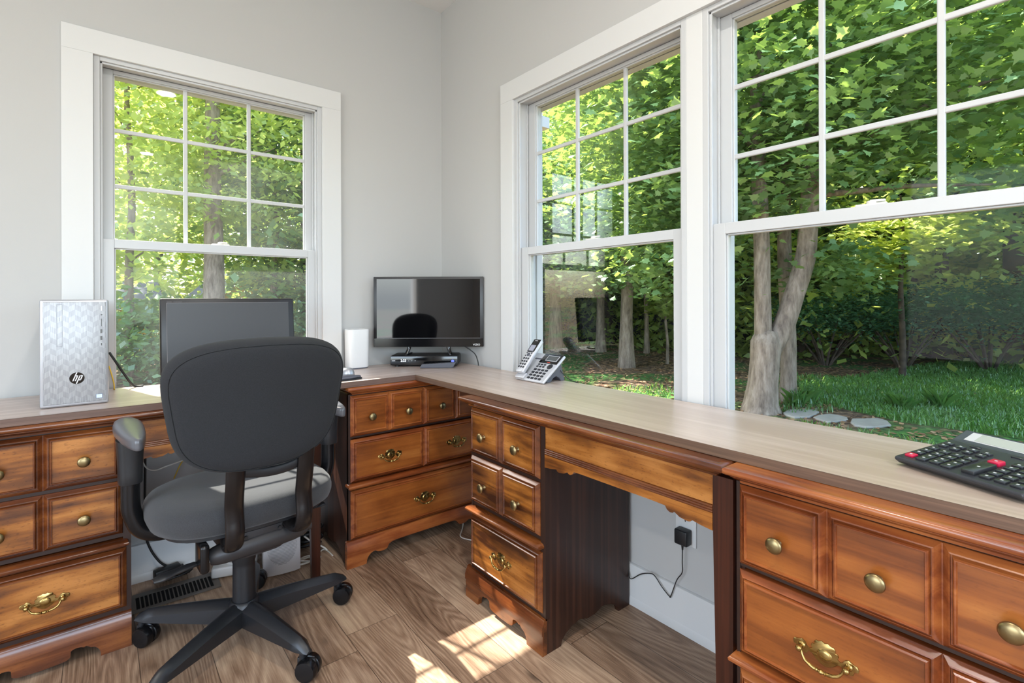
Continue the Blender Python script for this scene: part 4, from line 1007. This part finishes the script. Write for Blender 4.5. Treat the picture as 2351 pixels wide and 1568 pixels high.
o = MB().tube([(-1.155, -.022, .55), (-1.160, -.022, .35), (-1.168, -.022, .20), (-1.185, -.024, .12), (-1.182, -.03, .075), (-1.15, -.05, .06)], .0024, 8, 0, 6).build('cable', M['wcord'], smooth=60)
tag(o, 'thin grey cable running down the wall behind the chair lever', 'cable')
# tangle by the desk leg
o = MB().tube(coil(-.805, -.16, 7, .055, .0040, .01, 9, 2.6, .8), .0040, 8, 0, 2).build('cord_coil', M['cord'], smooth=60)
tag(o, 'tangle of black cords standing on the floor behind the desk leg', 'cord')
P = thing('power_strip', 'black power strip behind the tangle of cords under the left desk', 'power strip', (-.835, -.085, 0), R(6))
mb = MB(); mb.rbox(-.075, .075, -.030, .030, .0, .05, .006, 2); mb.build('body', M['cord'], P, smooth=40)
mb = MB()
for i in range(4): mb.rbox(-.060 + i * .036 - .011, -.060 + i * .036 + .011, -.014, .014, .05, .085 if i % 2 else .07, .004, 2)
mb.build('plug', M['blk_pl'], P, smooth=40)
o = MB().tube([(-.90, -.10, .30), (-.87, -.14, .34), (-.83, -.17, .33), (-.80, -.16, .26), (-.80, -.12, .16), (-.82, -.09, .09)], .0034, 8, 0, 6).build('cord', M['cord'], smooth=60)
tag(o, 'black cord arching above the tangle behind the desk leg', 'cord')
o = MB().tube([(-.90, -.13, .22), (-.875, -.17, .15), (-.84, -.20, .09), (-.80, -.22, .05), (-.76, -.235, .022), (-.745, -.24, .0045)], .0040, 8, 0, 6).build('cable', M['wcord'], smooth=60)
tag(o, 'white cable slanting down to the floor beside the desk leg', 'cable')
o = MB().tube(coil(-.835, -.275, 3, .042, .0030, .001, 5, .7, .55), .0030, 8, 0, 2).build('cable_loop', M['wcord'], smooth=60)
tag(o, 'loop of white cable on the floor around the desk leg', 'cable')
o = MB().tube([(-.80, -.26, .0045), (-.76, -.22, .004), (-.745, -.24, .004), (-.742, -.30, .004)], .0032, 8, 0, 6).build('cable', M['wcord'], smooth=60)
tag(o, 'white cable lying on the floor between the desk leg and the corner chest', 'cable')
o = MB().tube([(-.125, -.400, .050), (-.140, -.425, .012), (-.175, -.465, .0035), (-.205, -.500, .003), (-.205, -.535, .003), (-.170, -.60, .003), (-.10, -.70, .003), (-.06, -.84, .003)], .0026, 8, 0, 6).build('cord', M['wcord'], smooth=60)
tag(o, 'white cord looping on the floor in the corner between chest and desk', 'cord')
# ------------------------------------------------------------------ the room behind the camera, seen only in the television
P = thing('sideboard', 'low white cabinet at the back of the room', 'cabinet', (-2.5, Y0 + .25, 0), R(180))
MB().rbox(-.9, .9, -.22, .22, .05, .86, .004).build('body', M['white_pl'], P); MB().rbox(-.93, .93, -.24, .22, .862, .90, .004).build('top', M['white_pl'], P)
for i in range(3): MB().rbox(-.88 + i * .59, -.31 + i * .59, -.24, -.222, .10, .84, .003).build('door', M['white_pl'], P)
# ------------------------------------------------------------------ yard
GZ = -0.45
gm, t, b = new_mat('yard_ground'); L = t.links
g = t.nodes.new('ShaderNodeTexCoord')
n1 = t.nodes.new('ShaderNodeTexNoise'); n1.inputs['Scale'].default_value = 9; n1.inputs['Detail'].default_value = 8; L.new(g.outputs['Object'], n1.inputs['Vector'])
n2 = t.nodes.new('ShaderNodeTexNoise'); n2.inputs['Scale'].default_value = 0.7; n2.inputs['Detail'].default_value = 4; L.new(g.outputs['Object'], n2.inputs['Vector'])
lit = ramp(t, n1.outputs['Fac'], [(0.3, '#2f231c'), (0.45, '#5c4636'), (0.58, '#8a6c54'), (0.72, '#b7977a')])
gr = ramp(t, n1.outputs['Fac'], [(0.3, '#23401a'), (0.5, '#3f6a2b'), (0.7, '#64903f')])
fac = ramp(t, n2.outputs['Fac'], [(0.50, (0, 0, 0, 1)), (0.60, (1, 1, 1, 1))])
mx = t.nodes.new('ShaderNodeMix'); mx.data_type = 'RGBA'; L.new(fac, mx.inputs[0]); L.new(lit, mx.inputs[6]); L.new(gr, mx.inputs[7]); L.new(mx.outputs[2], b.inputs['Base Color']); b.inputs['Roughness'].default_value = 0.95
o = MB().add([(-60, -60, GZ), (90, -60, GZ), (90, 90, GZ), (-60, 90, GZ)], [(0, 1, 2, 3)]).build('ground', gm, smooth=None); struct(o)
lm = plain('lawn_soil', '#4d6b30', 0.95, noise=.3, nscale=12)
lawn_pts = [(6.4, -1.6), (6.3, -.7), (6.6, .05), (7.1, .75), (8.2, 1.3), (10.4, .9), (13.6, .5), (16.6, -.6), (17, -8), (6.2, -8)]
o = MB().add([(x, y, GZ + .004) for x, y in lawn_pts], [tuple(range(len(lawn_pts)))]).build('lawn', lm, smooth=None); struct(o)

def leafmat(name, d1, d2, tr, tmix=0.45):
    m_ = bpy.data.materials.new(name); m_.use_nodes = True; t = m_.node_tree; t.nodes.clear(); L = t.links
    out = t.nodes.new('ShaderNodeOutputMaterial'); ge = t.nodes.new('ShaderNodeNewGeometry')
    mc = t.nodes.new('ShaderNodeMix'); mc.data_type = 'RGBA'; L.new(ge.outputs['Random Per Island'], mc.inputs[0]); mc.inputs[6].default_value = lin(d1); mc.inputs[7].default_value = lin(d2)
    df = t.nodes.new('ShaderNodeBsdfDiffuse'); L.new(mc.outputs[2], df.inputs[0])
    tl = t.nodes.new('ShaderNodeBsdfTranslucent'); tl.inputs[0].default_value = lin(tr)
    m1 = t.nodes.new('ShaderNodeMixShader'); m1.inputs[0].default_value = tmix; L.new(df.outputs[0], m1.inputs[1]); L.new(tl.outputs[0], m1.inputs[2])
    gl = t.nodes.new('ShaderNodeBsdfGlossy'); gl.inputs['Roughness'].default_value = 0.45; gl.inputs[0].default_value = (1, 1, 1, 1)
    m2 = t.nodes.new('ShaderNodeMixShader'); m2.inputs[0].default_value = 0.10; L.new(m1.outputs[0], m2.inputs[1]); L.new(gl.outputs[0], m2.inputs[2])
    L.new(m2.outputs[0], out.inputs[0]); return m_
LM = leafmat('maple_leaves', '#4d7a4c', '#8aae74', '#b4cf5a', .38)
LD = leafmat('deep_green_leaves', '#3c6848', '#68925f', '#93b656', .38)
LY = leafmat('yellow_green_leaves', '#76994a', '#a9c069', '#dfe876', .58)  # brighter leaf colours painted in for crowns meant to look sunlit
LH = leafmat('yew_needles', '#2c5a48', '#4c8464', '#6fa468', 0.3)
LG = leafmat('grass_blades', '#4a8a3e', '#7fb45c', '#a9d45a', 0.4)
LL = leafmat('dry_leaves', '#6b4a33', '#c29a76', '#b98a5a', 0.15)
bark, t, b = new_mat('grey_bark'); L = t.links
g = t.nodes.new('ShaderNodeTexCoord'); mp = t.nodes.new('ShaderNodeMapping'); mp.inputs['Scale'].default_value = (14, 14, 3.5); L.new(g.outputs['Object'], mp.inputs[0])
n1 = t.nodes.new('ShaderNodeTexNoise'); n1.inputs['Scale'].default_value = 1; n1.inputs['Detail'].default_value = 7; n1.inputs['Roughness'].default_value = .65; L.new(mp.outputs[0], n1.inputs['Vector'])
L.new(ramp(t, n1.outputs['Fac'], [(0.3, '#5a4c42'), (0.5, '#8b7a6b'), (0.7, '#ab9a8a')]), b.inputs['Base Color']); b.inputs['Roughness'].default_value = .9
bp = t.nodes.new('ShaderNodeBump'); bp.inputs['Strength'].default_value = .5; bp.inputs['Distance'].default_value = .02; L.new(n1.outputs['Fac'], bp.inputs['Height']); L.new(bp.outputs[0], b.inputs['Normal'])
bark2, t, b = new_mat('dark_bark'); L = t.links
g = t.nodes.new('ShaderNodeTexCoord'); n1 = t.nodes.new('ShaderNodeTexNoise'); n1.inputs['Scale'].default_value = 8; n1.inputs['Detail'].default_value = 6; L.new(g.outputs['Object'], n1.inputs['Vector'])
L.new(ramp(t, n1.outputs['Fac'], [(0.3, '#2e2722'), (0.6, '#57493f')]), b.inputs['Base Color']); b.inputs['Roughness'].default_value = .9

rng = np.random.default_rng(11)
_h = [(.10, .02), (.30, -.05), (.27, .14), (.52, .26), (.33, .40), (.30, .58), (.13, .62)]
MAPLE = np.array([(0, 0)] + _h + [(0, 1.0)] + [(-x, y) for x, y in _h[::-1]])
OVAL = np.array([(0, 0), (.30, .42), (0, 1.0), (-.30, .42)])
def leaf_mesh(name, pos, size, mat, shape=OVAL, tilt=0.6, upb=0.9, cup=0.0, rg=rng):
    n = len(pos); k = len(shape)
    th = rg.uniform(0, 2 * np.pi, n)
    nr = rg.normal(0, tilt, (n, 3)); nr[:, 2] = np.abs(nr[:, 2]) + upb; nr /= np.linalg.norm(nr, axis=1)[:, None]
    a = np.stack([np.cos(th), np.sin(th), np.zeros(n)], 1); a -= nr * (a * nr).sum(1)[:, None]; a /= np.linalg.norm(a, axis=1)[:, None]
    b_ = np.cross(nr, a); sz = size * rg.uniform(.65, 1.25, n)
    V = pos[:, None, :] + (a[:, None, :] * shape[None, :, 0, None] + b_[:, None, :] * (shape[None, :, 1, None] - .5)) * sz[:, None, None]
    V += nr[:, None, :] * (-(cup) * (np.abs(shape[None, :, 0, None]) * 1.2) * sz[:, None, None])
    me = bpy.data.meshes.new(name); me.vertices.add(n * k); me.vertices.foreach_set('co', V.astype(np.float32).ravel())
    me.loops.add(n * k); me.loops.foreach_set('vertex_index', np.arange(n * k, dtype=np.int32)); me.polygons.add(n)
    me.polygons.foreach_set('loop_start', np.arange(0, n * k, k, dtype=np.int32)); me.polygons.foreach_set('loop_total', np.full(n, k, dtype=np.int32))
    me.materials.append(mat); me.update(calc_edges=True); me.validate(); return me
def crown_points(nspray, per, rx, rz, zc, rg, spread=.42, low=-.9, shell=.35, droop=.12):
    """leaf sprays held on flat layered boughs inside an ellipsoid"""
    P = []
    while len(P) < nspray:
        v = rg.normal(size=3); v /= np.linalg.norm(v); r = (shell + (1 - shell) * rg.random()) ** .6
        p = v * r
        if p[2] < low: continue
        P.append([p[0] * rx, p[1] * rx, zc + p[2] * rz])
    P = np.array(P); out = []
    for p in P:
        s_ = spread * rg.uniform(.6, 1.4); q = rg.normal(0, 1, (per, 3)) * [s_, s_, s_ * .22]
        q[:, 2] -= droop * (q[:, 0] ** 2 + q[:, 1] ** 2)
        out.append(p + q)
    return np.concatenate(out)
def obj_me(name, me, parent=None, loc=(0, 0, 0)):
    o = bpy.data.objects.new(name, me); C.objects.link(o); o.location = loc
    if parent is not None: o.parent = parent
    return o
# crowns (shared between trees): broad maple crowns with real leaf outlines, and smaller leaved ones for the distance
CR_NEAR = [leaf_mesh('crown', crown_points(420, 30, 2.7, 2.5, 0, np.random.default_rng(s_), .38), .135, mt, MAPLE, .55, .8, .12, np.random.default_rng(s_)) for s_, mt in ((1, LM), (2, LM), (3, LD))]
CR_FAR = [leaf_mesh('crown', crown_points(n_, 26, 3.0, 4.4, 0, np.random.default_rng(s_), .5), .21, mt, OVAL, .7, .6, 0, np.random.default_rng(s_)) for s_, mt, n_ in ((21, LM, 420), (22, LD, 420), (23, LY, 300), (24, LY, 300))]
def trunk_mesh(name, h, r0, r1, mat, lean=(0, 0), bough=6, br=2.0, z0=1.5, seedv=1, wob=.08):
    rd = random.Random(seedv); mb = MB(); pts = []; rs = []
    for i in range(8):
        t_ = i / 7; pts.append((lean[0] * t_ + rd.uniform(-wob, wob) * t_, lean[1] * t_ + rd.uniform(-wob, wob) * t_, h * t_ - .05)); rs.append(r0 * (1.35 if i == 0 else 1) * (1 - t_) + r1 * t_)
    mb.tube(pts, rs, 14, 0, 3)
    for k in range(bough):
        t_ = (z0 + (h - z0) * (k + rd.random()) / bough) / h; j = min(int(t_ * 7), 6); p = Vector(pts[j]).lerp(Vector(pts[j + 1]), t_ * 7 - j)
        a = rd.uniform(0, 6.28); l_ = br * rd.uniform(.6, 1.0)
        mb.tube([p, p + Vector((math.cos(a) * l_ * .4, math.sin(a) * l_ * .4, l_ * .28)), p + Vector((math.cos(a) * l_, math.sin(a) * l_, l_ * .62))], [max(rs[j] * .35, .02), max(rs[j] * .22, .014), .008], 7, 0, 3)
    o = mb.build(name, mat, smooth=60); me = o.data; bpy.data.objects.remove(o); return me

# the forked maple behind the third window
T_ = thing('maple_tree', 'big forked maple with smooth grey trunk just outside the third window', 'tree', (5.60, .765, GZ))
mb = MB()
mb.tube([(0, 0, -.06), (0, 0, .12), (.02, -.02, .40), (.043, -.035, .70), (.057, -.046, .95), (.09, -.07, 1.12)], [.30, .225, .195, .190, .200, .13], 20, 0, 5)
mb.tube([(.04, -.03, .70), (.030, -.024, 1.0), (.026, -.020, 1.30), (.020, -.016, 1.76), (.015, -.012, 2.3), (-.01, .01, 3.3), (-.028, .024, 4.23), (-.018, .014, 5.4), (0, .05, 7.2)], [.11, .115, .110, .106, .104, .10, .095, .08, .05], 18, 0, 5)
mb.tube([(.075, -.06, .72), (.15, -.12, .96), (.252, -.205, 1.20), (.368, -.299, 1.64), (.482, -.392, 2.12), (.52, -.42, 2.6), (.565, -.459, 3.69), (.587, -.477, 4.23), (.679, -.552, 4.84), (.734, -.597, 5.63), (.76, -.6, 7.0)], [.12, .140, .138, .132, .130, .122, .105, .10, .09, .08, .05], 18, 0, 5)
mb.tube([(.58, -.48, 3.4), (.9, -1.0, 3.75), (1.2, -1.7, 4.1), (1.4, -2.5, 4.3)], [.06, .05, .035, .015], 10, 0, 4)
mb.tube([(.58, -.48, 3.0), (1.0, -.9, 3.05), (1.5, -1.4, 3.10), (2.0, -2.2, 3.05)], [.05, .04, .03, .012], 10, 0, 4)
mb.tube([(.02, 0, 3.6), (-.3, .6, 4.4), (-.5, 1.3, 5.0)], [.06, .04, .015], 10, 0, 4)
mb.build('trunk', bark, T_, smooth=60)
rg = np.random.default_rng(5)
P_ = crown_points(430, 30, 3.0, 2.1, 4.7, rg, .36, -.95, .25)
side = crown_points(60, 22, 1.1, .75, 2.3, rg, .28) + [-.1, 1.3, 0]
side2 = crown_points(34, 18, .75, .45, 2.05, rg, .22) + [1.1, -.55, 0]
P_ = np.concatenate([P_, side, side2])
obj_me('crown', leaf_mesh('crown', P_, .13, LM, MAPLE, .55, .8, .12, rg), T_)
T_ = thing('young_tree', 'slim grey trunk standing right beside the forked maple', 'tree', (6.62, .822, GZ))
mb = MB(); mb.tube([(0, 0, -.05), (0, 0, .3), (.02, 0, 1.0), (-.04, .03, 2.2), (0, .05, 4.0), (.05, .1, 6.4)], [.15, .115, .105, .10, .08, .04], 16, 0, 4); mb.build('trunk', bark, T_, smooth=60)
obj_me('crown', CR_NEAR[1], T_, (0, 0, 5.6))

def tree(name, x, y, h, r0, crown, cz, cs, label, cat='tree', group=None, lean=(0, 0), bk=None, seedv=1, rot=0.0, z0=2.2, squash=1.0):
    T_ = thing(name, label, cat, (x, y, GZ), 0, group)
    me = trunk_mesh('trunk', h, r0, r0 * .35, bk or bark, lean, 7, 1.8 * cs, z0, seedv); obj_me('trunk', me, T_)
    o = obj_me('crown', crown, T_, (lean[0] * .7, lean[1] * .7, cz)); o.scale = (cs, cs, cs * squash); o.rotation_euler = (0, 0, rot)
    return T_
tree('maple_tree', 7.80, 4.81, 7.2, .155, CR_NEAR[0], 4.15, 1.05, 'maple with straight trunk in the middle of the second window, trunk flared at its foot', seedv=3, z0=1.9)
tree('maple_tree', 9.68, 9.08, 8.0, .20, CR_NEAR[2], 4.6, 1.25, 'maple at the far left of the second window, trunk behind the cordless phone', seedv=4, rot=1.0)
tree('maple_tree', 9.9, 7.4, 8.0, .13, CR_NEAR[1], 4.7, 1.15, 'maple in the left half of the second window, between two thicker trunks', seedv=5, rot=2.0)
tree('young_tree', 10.6, 6.3, 6.0, .07, CR_NEAR[0], 4.4, .9, 'thin young tree right of the middle trunk in the second window', seedv=6, rot=.5)
tree('maple_tree', 5.85, 1.88, 6.6, .11, CR_NEAR[1], 4.7, .95, 'leafy maple behind the post between the second and third windows', seedv=12, rot=.2, z0=3)
tree('maple_tree', 8.4, -3.0, 8.2, .15, CR_NEAR[0], 5.4, 1.3, 'maple over the lawn filling the upper right panes of the third window', seedv=13, rot=.9, z0=3.4)
T_ = thing('young_tree', 'slender reddish tree with pale sunlit leaves in front of the yew hedge', 'tree', (10.75, .38, GZ))
mb = MB(); mb.tube([(0, 0, -.05), (.03, 0, .8), (-.02, .02, 1.8), (.05, 0, 2.8), (0, .02, 3.6)], [.065, .055, .045, .035, .015], 10, 0, 4); mb.build('trunk', bark2, T_, smooth=60)
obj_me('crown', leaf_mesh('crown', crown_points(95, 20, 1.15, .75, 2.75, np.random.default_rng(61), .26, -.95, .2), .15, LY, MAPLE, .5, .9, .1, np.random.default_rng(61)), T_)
# sunlit sapling
T_ = thing('sapling', 'bright sunlit maple sapling near the right edge of the second window', 'tree', (9.0, 4.55, GZ))
mb = MB(); mb.tube([(0, 0, -.02), (.02, 0, .5), (-.03, .02, 1.1), (.02, 0, 1.6)], [.045, .035, .028, .012], 10, 0, 4); mb.build('stem', bark, T_, smooth=60)
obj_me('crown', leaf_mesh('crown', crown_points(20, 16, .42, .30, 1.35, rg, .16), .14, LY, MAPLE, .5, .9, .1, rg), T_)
tree('tall_tree', .20, 9.0, 8.6, .22, CR_FAR[2], 6.2, .75, 'tree with thick straight trunk in the middle of the left window', lean=(.10, .1), seedv=7, rot=.4, z0=3.6)
tree('young_tree', 1.9, 11.2, 8.0, .10, CR_FAR[2], 5.2, .85, 'slender tree right of the thick trunk in the left window', seedv=8, rot=.9)
tree('young_tree', -1.05, 10.4, 8.0, .09, CR_FAR[3], 5.4, .85, 'slender tree with sunlit yellow green leaves at the left side of the left window', seedv=9)
tree('young_tree', 3.1, 11.8, 8.5, .14, CR_FAR[1], 4.8, .9, 'darker leafy tree at the right side of the left window', seedv=10, rot=2.2)
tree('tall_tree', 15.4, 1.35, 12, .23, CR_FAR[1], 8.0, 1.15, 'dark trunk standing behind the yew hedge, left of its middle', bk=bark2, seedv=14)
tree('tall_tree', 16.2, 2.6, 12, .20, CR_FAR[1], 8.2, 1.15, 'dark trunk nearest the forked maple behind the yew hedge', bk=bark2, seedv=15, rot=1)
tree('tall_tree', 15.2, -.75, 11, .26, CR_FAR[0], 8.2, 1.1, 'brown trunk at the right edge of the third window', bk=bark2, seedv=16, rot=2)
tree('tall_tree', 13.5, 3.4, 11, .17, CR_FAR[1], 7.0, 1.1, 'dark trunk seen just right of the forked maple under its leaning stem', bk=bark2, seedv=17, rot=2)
# woods behind
rd = random.Random(5); far = []
k = 0
for ring, (d0, d1, n, cs) in enumerate(((15, 19, 11, 1.25), (21, 26, 14, 1.6), (30, 38, 16, 2.3))):
    for i in range(n):
        a = R(-14 + 116 * (i + rd.uniform(.15, .85)) / n); d_ = rd.uniform(d0, d1)
        x, y = -1.5 + d_ * math.cos(a), -2.5 + d_ * math.sin(a)
        if d_ < 20 and 60 < math.degrees(a) < 75: pass
        if -5.5 < x < 6.5 and 14.5 < y < 26: continue
        h = (9, 12, 17)[ring]; cr = CR_FAR[rd.choice((0, 2, 2, 3, 3) if a > R(60) else (0, 2, 1, 2, 3))]
        cz = (4.6, 5.8, 7.4)[ring]
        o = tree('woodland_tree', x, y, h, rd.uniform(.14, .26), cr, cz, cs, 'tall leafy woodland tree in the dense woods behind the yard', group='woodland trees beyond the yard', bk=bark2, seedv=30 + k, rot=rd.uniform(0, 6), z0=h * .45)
        k += 1
# understory bushes closing the view low down
UND = [leaf_mesh('foliage', crown_points(150, 22, 1.9, .95, .95, np.random.default_rng(s_), .34, -.9, .2), .17, mt, OVAL, .6, .6, 0, np.random.default_rng(s_)) for s_, mt in ((41, LD), (42, LM), (43, LY))]
k = 0
for ring, (d0, d1, n) in enumerate(((17, 21, 12), (26, 31, 14))):
    for i in range(n):
        a = R(-14 + 116 * (i + rd.uniform(.2, .8)) / n); d_ = rd.uniform(d0, d1); x, y = -1.5 + d_ * math.cos(a), -2.5 + d_ * math.sin(a)
        if ring == 0 and 38 < math.degrees(a) < 56: continue
        if -5.5 < x < 6.5 and 16 < y < 25: continue
        T_ = thing('bush', 'leafy bush under the trees at the edge of the woods', 'bush', (x, y, GZ), rd.uniform(0, 6), 'bushes along the edge of the woods')
        o = obj_me('foliage', UND[rd.choice((0, 0, 1) if a < R(60) else (1, 2, 2))], T_); o.scale = (1.2 + ring * .6,) * 3
        k += 1
for x, y, s_, k_, lb_ in ((-1.35, 9.6, .95, 0, 'dark green bush low in the left window, just right of the silver tower'), (-.1, 11.0, .9, 1, 'green bush low in the left window, left of the monitor'),
        (2.2, 10.6, .85, 0, 'dark bush low at the right side of the left window, right of the monitor')):
    T_ = thing('bush', lb_, 'bush', (x, y, GZ), x)
    o = obj_me('foliage', UND[k_], T_); o.scale = (s_,) * 3
# yew hedge: flat layered dark sprays on bare stems
YEW = [leaf_mesh('foliage', crown_points(240, 34, 1.55, .55, 1.25, np.random.default_rng(s_), .30, -.8, .1, .35), .085, LH, OVAL, .45, .9, 0, np.random.default_rng(s_)) for s_ in (51, 52)]
for i, (x, y, s_, lb_) in enumerate(((11.6, 2.05, 1.0, 'dark green yew shrub at the left end of the hedge, nearest the forked maple'), (12.4, .75, 1.1, 'dark green yew shrub second from the forked maple in the hedge behind the lawn'),
        (13.2, -.55, 1.15, 'dark green yew shrub third from the forked maple in the hedge behind the lawn'), (14.2, -2.0, 1.25, 'dark green yew shrub at the right end of the hedge behind the lawn'))):
    T_ = thing('yew_shrub', lb_, 'shrub', (x, y, GZ), i * 1.3, 'yew hedge behind the lawn')
    o = obj_me('foliage', YEW[i % 2], T_); o.scale = (s_,) * 3
    mb = MB(); r2_ = random.Random(i)
    for j in range(11):
        a = r2_.uniform(0, 6.28); l_ = r2_.uniform(.5, 1.1); mb.tube([(.08 * math.cos(a), .08 * math.sin(a), 0), (l_ * .4 * math.cos(a), l_ * .4 * math.sin(a), .45), (l_ * math.cos(a), l_ * math.sin(a), 1.15)], [.03, .022, .012], 6, 0, 2)
    mb.build('stems', bark2, T_, smooth=60)
# fence, shed
M['fence'] = plain('dark_fence', '#23282b', .8, noise=.3, nscale=6)
P = thing('fence', 'dark low board fence between the trunks at the back of the yard', 'fence', (13.0, 8.9, GZ), math.atan2(-2.5, 1.25))
mb = MB()
for i in range(24): mb.box(-1.8 + i * .15, -1.8 + i * .15 + .138, -.012, .012, .03, 1.0 + .02 * (i % 3))
mb.build('boards', M['fence'], P, smooth=None)
for x in (-1.8, 0, 1.75): MB().box(x - .05, x + .05, .013, .11, 0, 1.08).build('post', M['fence'], P, smooth=None)
P = thing('garden_shed', 'yellow gabled shed with dark roof seen low in the left window', 'shed', (2.9, 18.5, GZ), R(8))
M['yel'] = plain('yellow_siding', '#c99a3e', .7, noise=.1, nscale=3); M['shingle'] = plain('dark_shingles', '#4a4c54', .85, noise=.3, nscale=20)
mb = MB(); mb.prism([(-1.5, 0), (1.5, 0), (1.5, 1.35), (0, 2.75), (-1.5, 1.35)], 0, 3.2, 'y'); mb.build('walls', M['yel'], P, smooth=None)
for sx in (-1, 1):
    mb = MB(); mb.prism([(0, 2.78), (sx * 1.75, 1.15), (sx * 1.75, 1.25), (0, 2.90)], -.22, 3.4, 'y'); mb.build('roof', M['shingle'], P, smooth=None)
    mb = MB(); mb.prism([(0, 2.70), (sx * 1.75, 1.07), (sx * 1.75, 1.27), (0, 2.92)], -.27, -.22, 'y'); mb.build('rake_board', M['trim'], P, smooth=None)
P = thing('shed_annex', 'long dark roofed outbuilding left of the yellow shed', 'shed', (-2.2, 19.4, GZ), R(4))
mb = MB(); mb.box(-2.4, 2.3, 0, 3, 0, 1.3); mb.build('walls', M['yel'], P, smooth=None); mb = MB(); mb.prism([(-.3, 1.25), (3.3, 1.25), (1.5, 2.25)], -2.6, 2.5, 'x'); mb.build('roof', M['shingle'], P, smooth=None)
# stepping stones
stm = plain('flagstone', '#a39c92', .9, noise=.25, nscale=8)
for i, (x, y, s_, lb_) in enumerate(((5.83, .347, .30, 'flat stepping stone nearest the forked maple'), (5.83, -.03, .27, 'flat stepping stone in the middle of the three on the grass edge'), (5.92, -.42, .30, 'flat stepping stone farthest from the forked maple'))):
    rr2 = random.Random(i); pts = [(s_ * (1 + .2 * rr2.uniform(-1, 1)) * math.cos(R(40 * k)), s_ * .62 * (1 + .2 * rr2.uniform(-1, 1)) * math.sin(R(40 * k))) for k in range(9)]
    o = MB().prism(pts, 0, .03, 'z').build('stepping_stone', stm, smooth=None, bevel=.01, loc=(x, y, GZ - .005)); tag(o, lb_, 'stone', 'stepping stones')
# grass: blades in tufts
def blades(name, pts, hgt, wid, mat, bend, rg):
    n = len(pts); a = rg.uniform(0, 2 * np.pi, n); h = hgt * rg.uniform(.5, 1.3, n); d = np.stack([np.cos(a), np.sin(a)], 1); w_ = wid * rg.uniform(.6, 1.3, n)
    l_ = bend * rg.uniform(.2, 1.2, n) * h
    s_ = np.stack([-d[:, 1], d[:, 0]], 1)
    V = np.zeros((n, 5, 3)); base = pts
    V[:, 0, :2] = base[:, :2] - s_ * w_[:, None] / 2; V[:, 1, :2] = base[:, :2] + s_ * w_[:, None] / 2
    V[:, 2, :2] = base[:, :2] + d * l_[:, None] * .35 + s_ * w_[:, None] * .4; V[:, 3, :2] = base[:, :2] + d * l_[:, None]; V[:, 4, :2] = base[:, :2] + d * l_[:, None] * .35 - s_ * w_[:, None] * .4
    V[:, 0, 2] = V[:, 1, 2] = base[:, 2]; V[:, 2, 2] = V[:, 4, 2] = base[:, 2] + h * .6; V[:, 3, 2] = base[:, 2] + h * .95
    me = bpy.data.meshes.new(name); me.vertices.add(n * 5); me.vertices.foreach_set('co', V.astype(np.float32).ravel()); me.loops.add(n * 5); me.loops.foreach_set('vertex_index', np.arange(n * 5, dtype=np.int32)); me.polygons.add(n)
    me.polygons.foreach_set('loop_start', np.arange(0, n * 5, 5, dtype=np.int32)); me.polygons.foreach_set('loop_total', np.full(n, 5, dtype=np.int32)); me.materials.append(mat); me.update(calc_edges=True); me.validate(); return me
from mathutils.geometry import intersect_point_tri_2d
def inside(x, y, poly):
    c_ = False; j = len(poly) - 1
    for i in range(len(poly)):
        if (poly[i][1] > y) != (poly[j][1] > y) and x < (poly[j][0] - poly[i][0]) * (y - poly[i][1]) / (poly[j][1] - poly[i][1]) + poly[i][0]: c_ = not c_
        j = i
    return c_
rg = np.random.default_rng(77); pts = []
while len(pts) < 42000:
    x = rg.uniform(6.0, 15.5); y = rg.uniform(-6.0, 1.4)
    if inside(x, y, lawn_pts) and rg.random() < 1.25 - (x - 4) * .075: pts.append((x, y, GZ + .002))
for _ in range(9000):
    x = rg.uniform(4.2, 9.5); y = rg.uniform(-3.4, 3.2)
    if (math.sin(x * 2.1 + y) + math.sin(y * 2.7 - x) > .9 or (x < 5.35 and y < .1)) and not inside(x, y, lawn_pts): pts.append((x, y, GZ + .002))
o = obj_me('grass', blades('grass', np.array(pts), .085, .012, LG, .7, rg)); tag(o, 'green grass of the lawn beyond the third window', 'grass', kind='stuff')
for i, (x, y, n, h, lb_) in enumerate(((7.23, -.43, 110, .19, 'spiky grass tuft at the lawn edge, left one of the two opposite the calculator'), (7.65, -.80, 110, .25, 'taller spiky grass tuft at the lawn edge, right of its twin'),
        (6.35, .60, 90, .22, 'small grass tuft between the forked maple and the slim trunk'), (6.75, .58, 90, .20, 'small grass tuft at the foot of the slim trunk'))):
    p_ = np.concatenate([rg.normal(0, .045, (n, 2)) + [x, y], np.full((n, 1), GZ + .004)], 1)
    o = obj_me('grass_tuft', blades('grass_tuft', p_, h, .014, LG, .75, rg)); tag(o, lb_, 'grass tuft', 'grass tufts')
lp = np.stack([rg.uniform(3.5, 13, 16000), rg.uniform(-3.5, 12, 16000), np.full(16000, GZ + .012)], 1)
lp = lp[[not inside(p[0], p[1], lawn_pts) or rg.random() < .04 for p in lp]]
lp2 = np.stack([rg.uniform(-3, 4, 4000), rg.uniform(4, 14, 4000), np.full(4000, GZ + .012)], 1)
o = obj_me('leaf_litter', leaf_mesh('leaf_litter', np.concatenate([lp, lp2]), .075, LL, OVAL, .25, 1.0, 0, rg)); tag(o, 'dry brown leaf litter under the trees', 'leaf litter', kind='stuff')
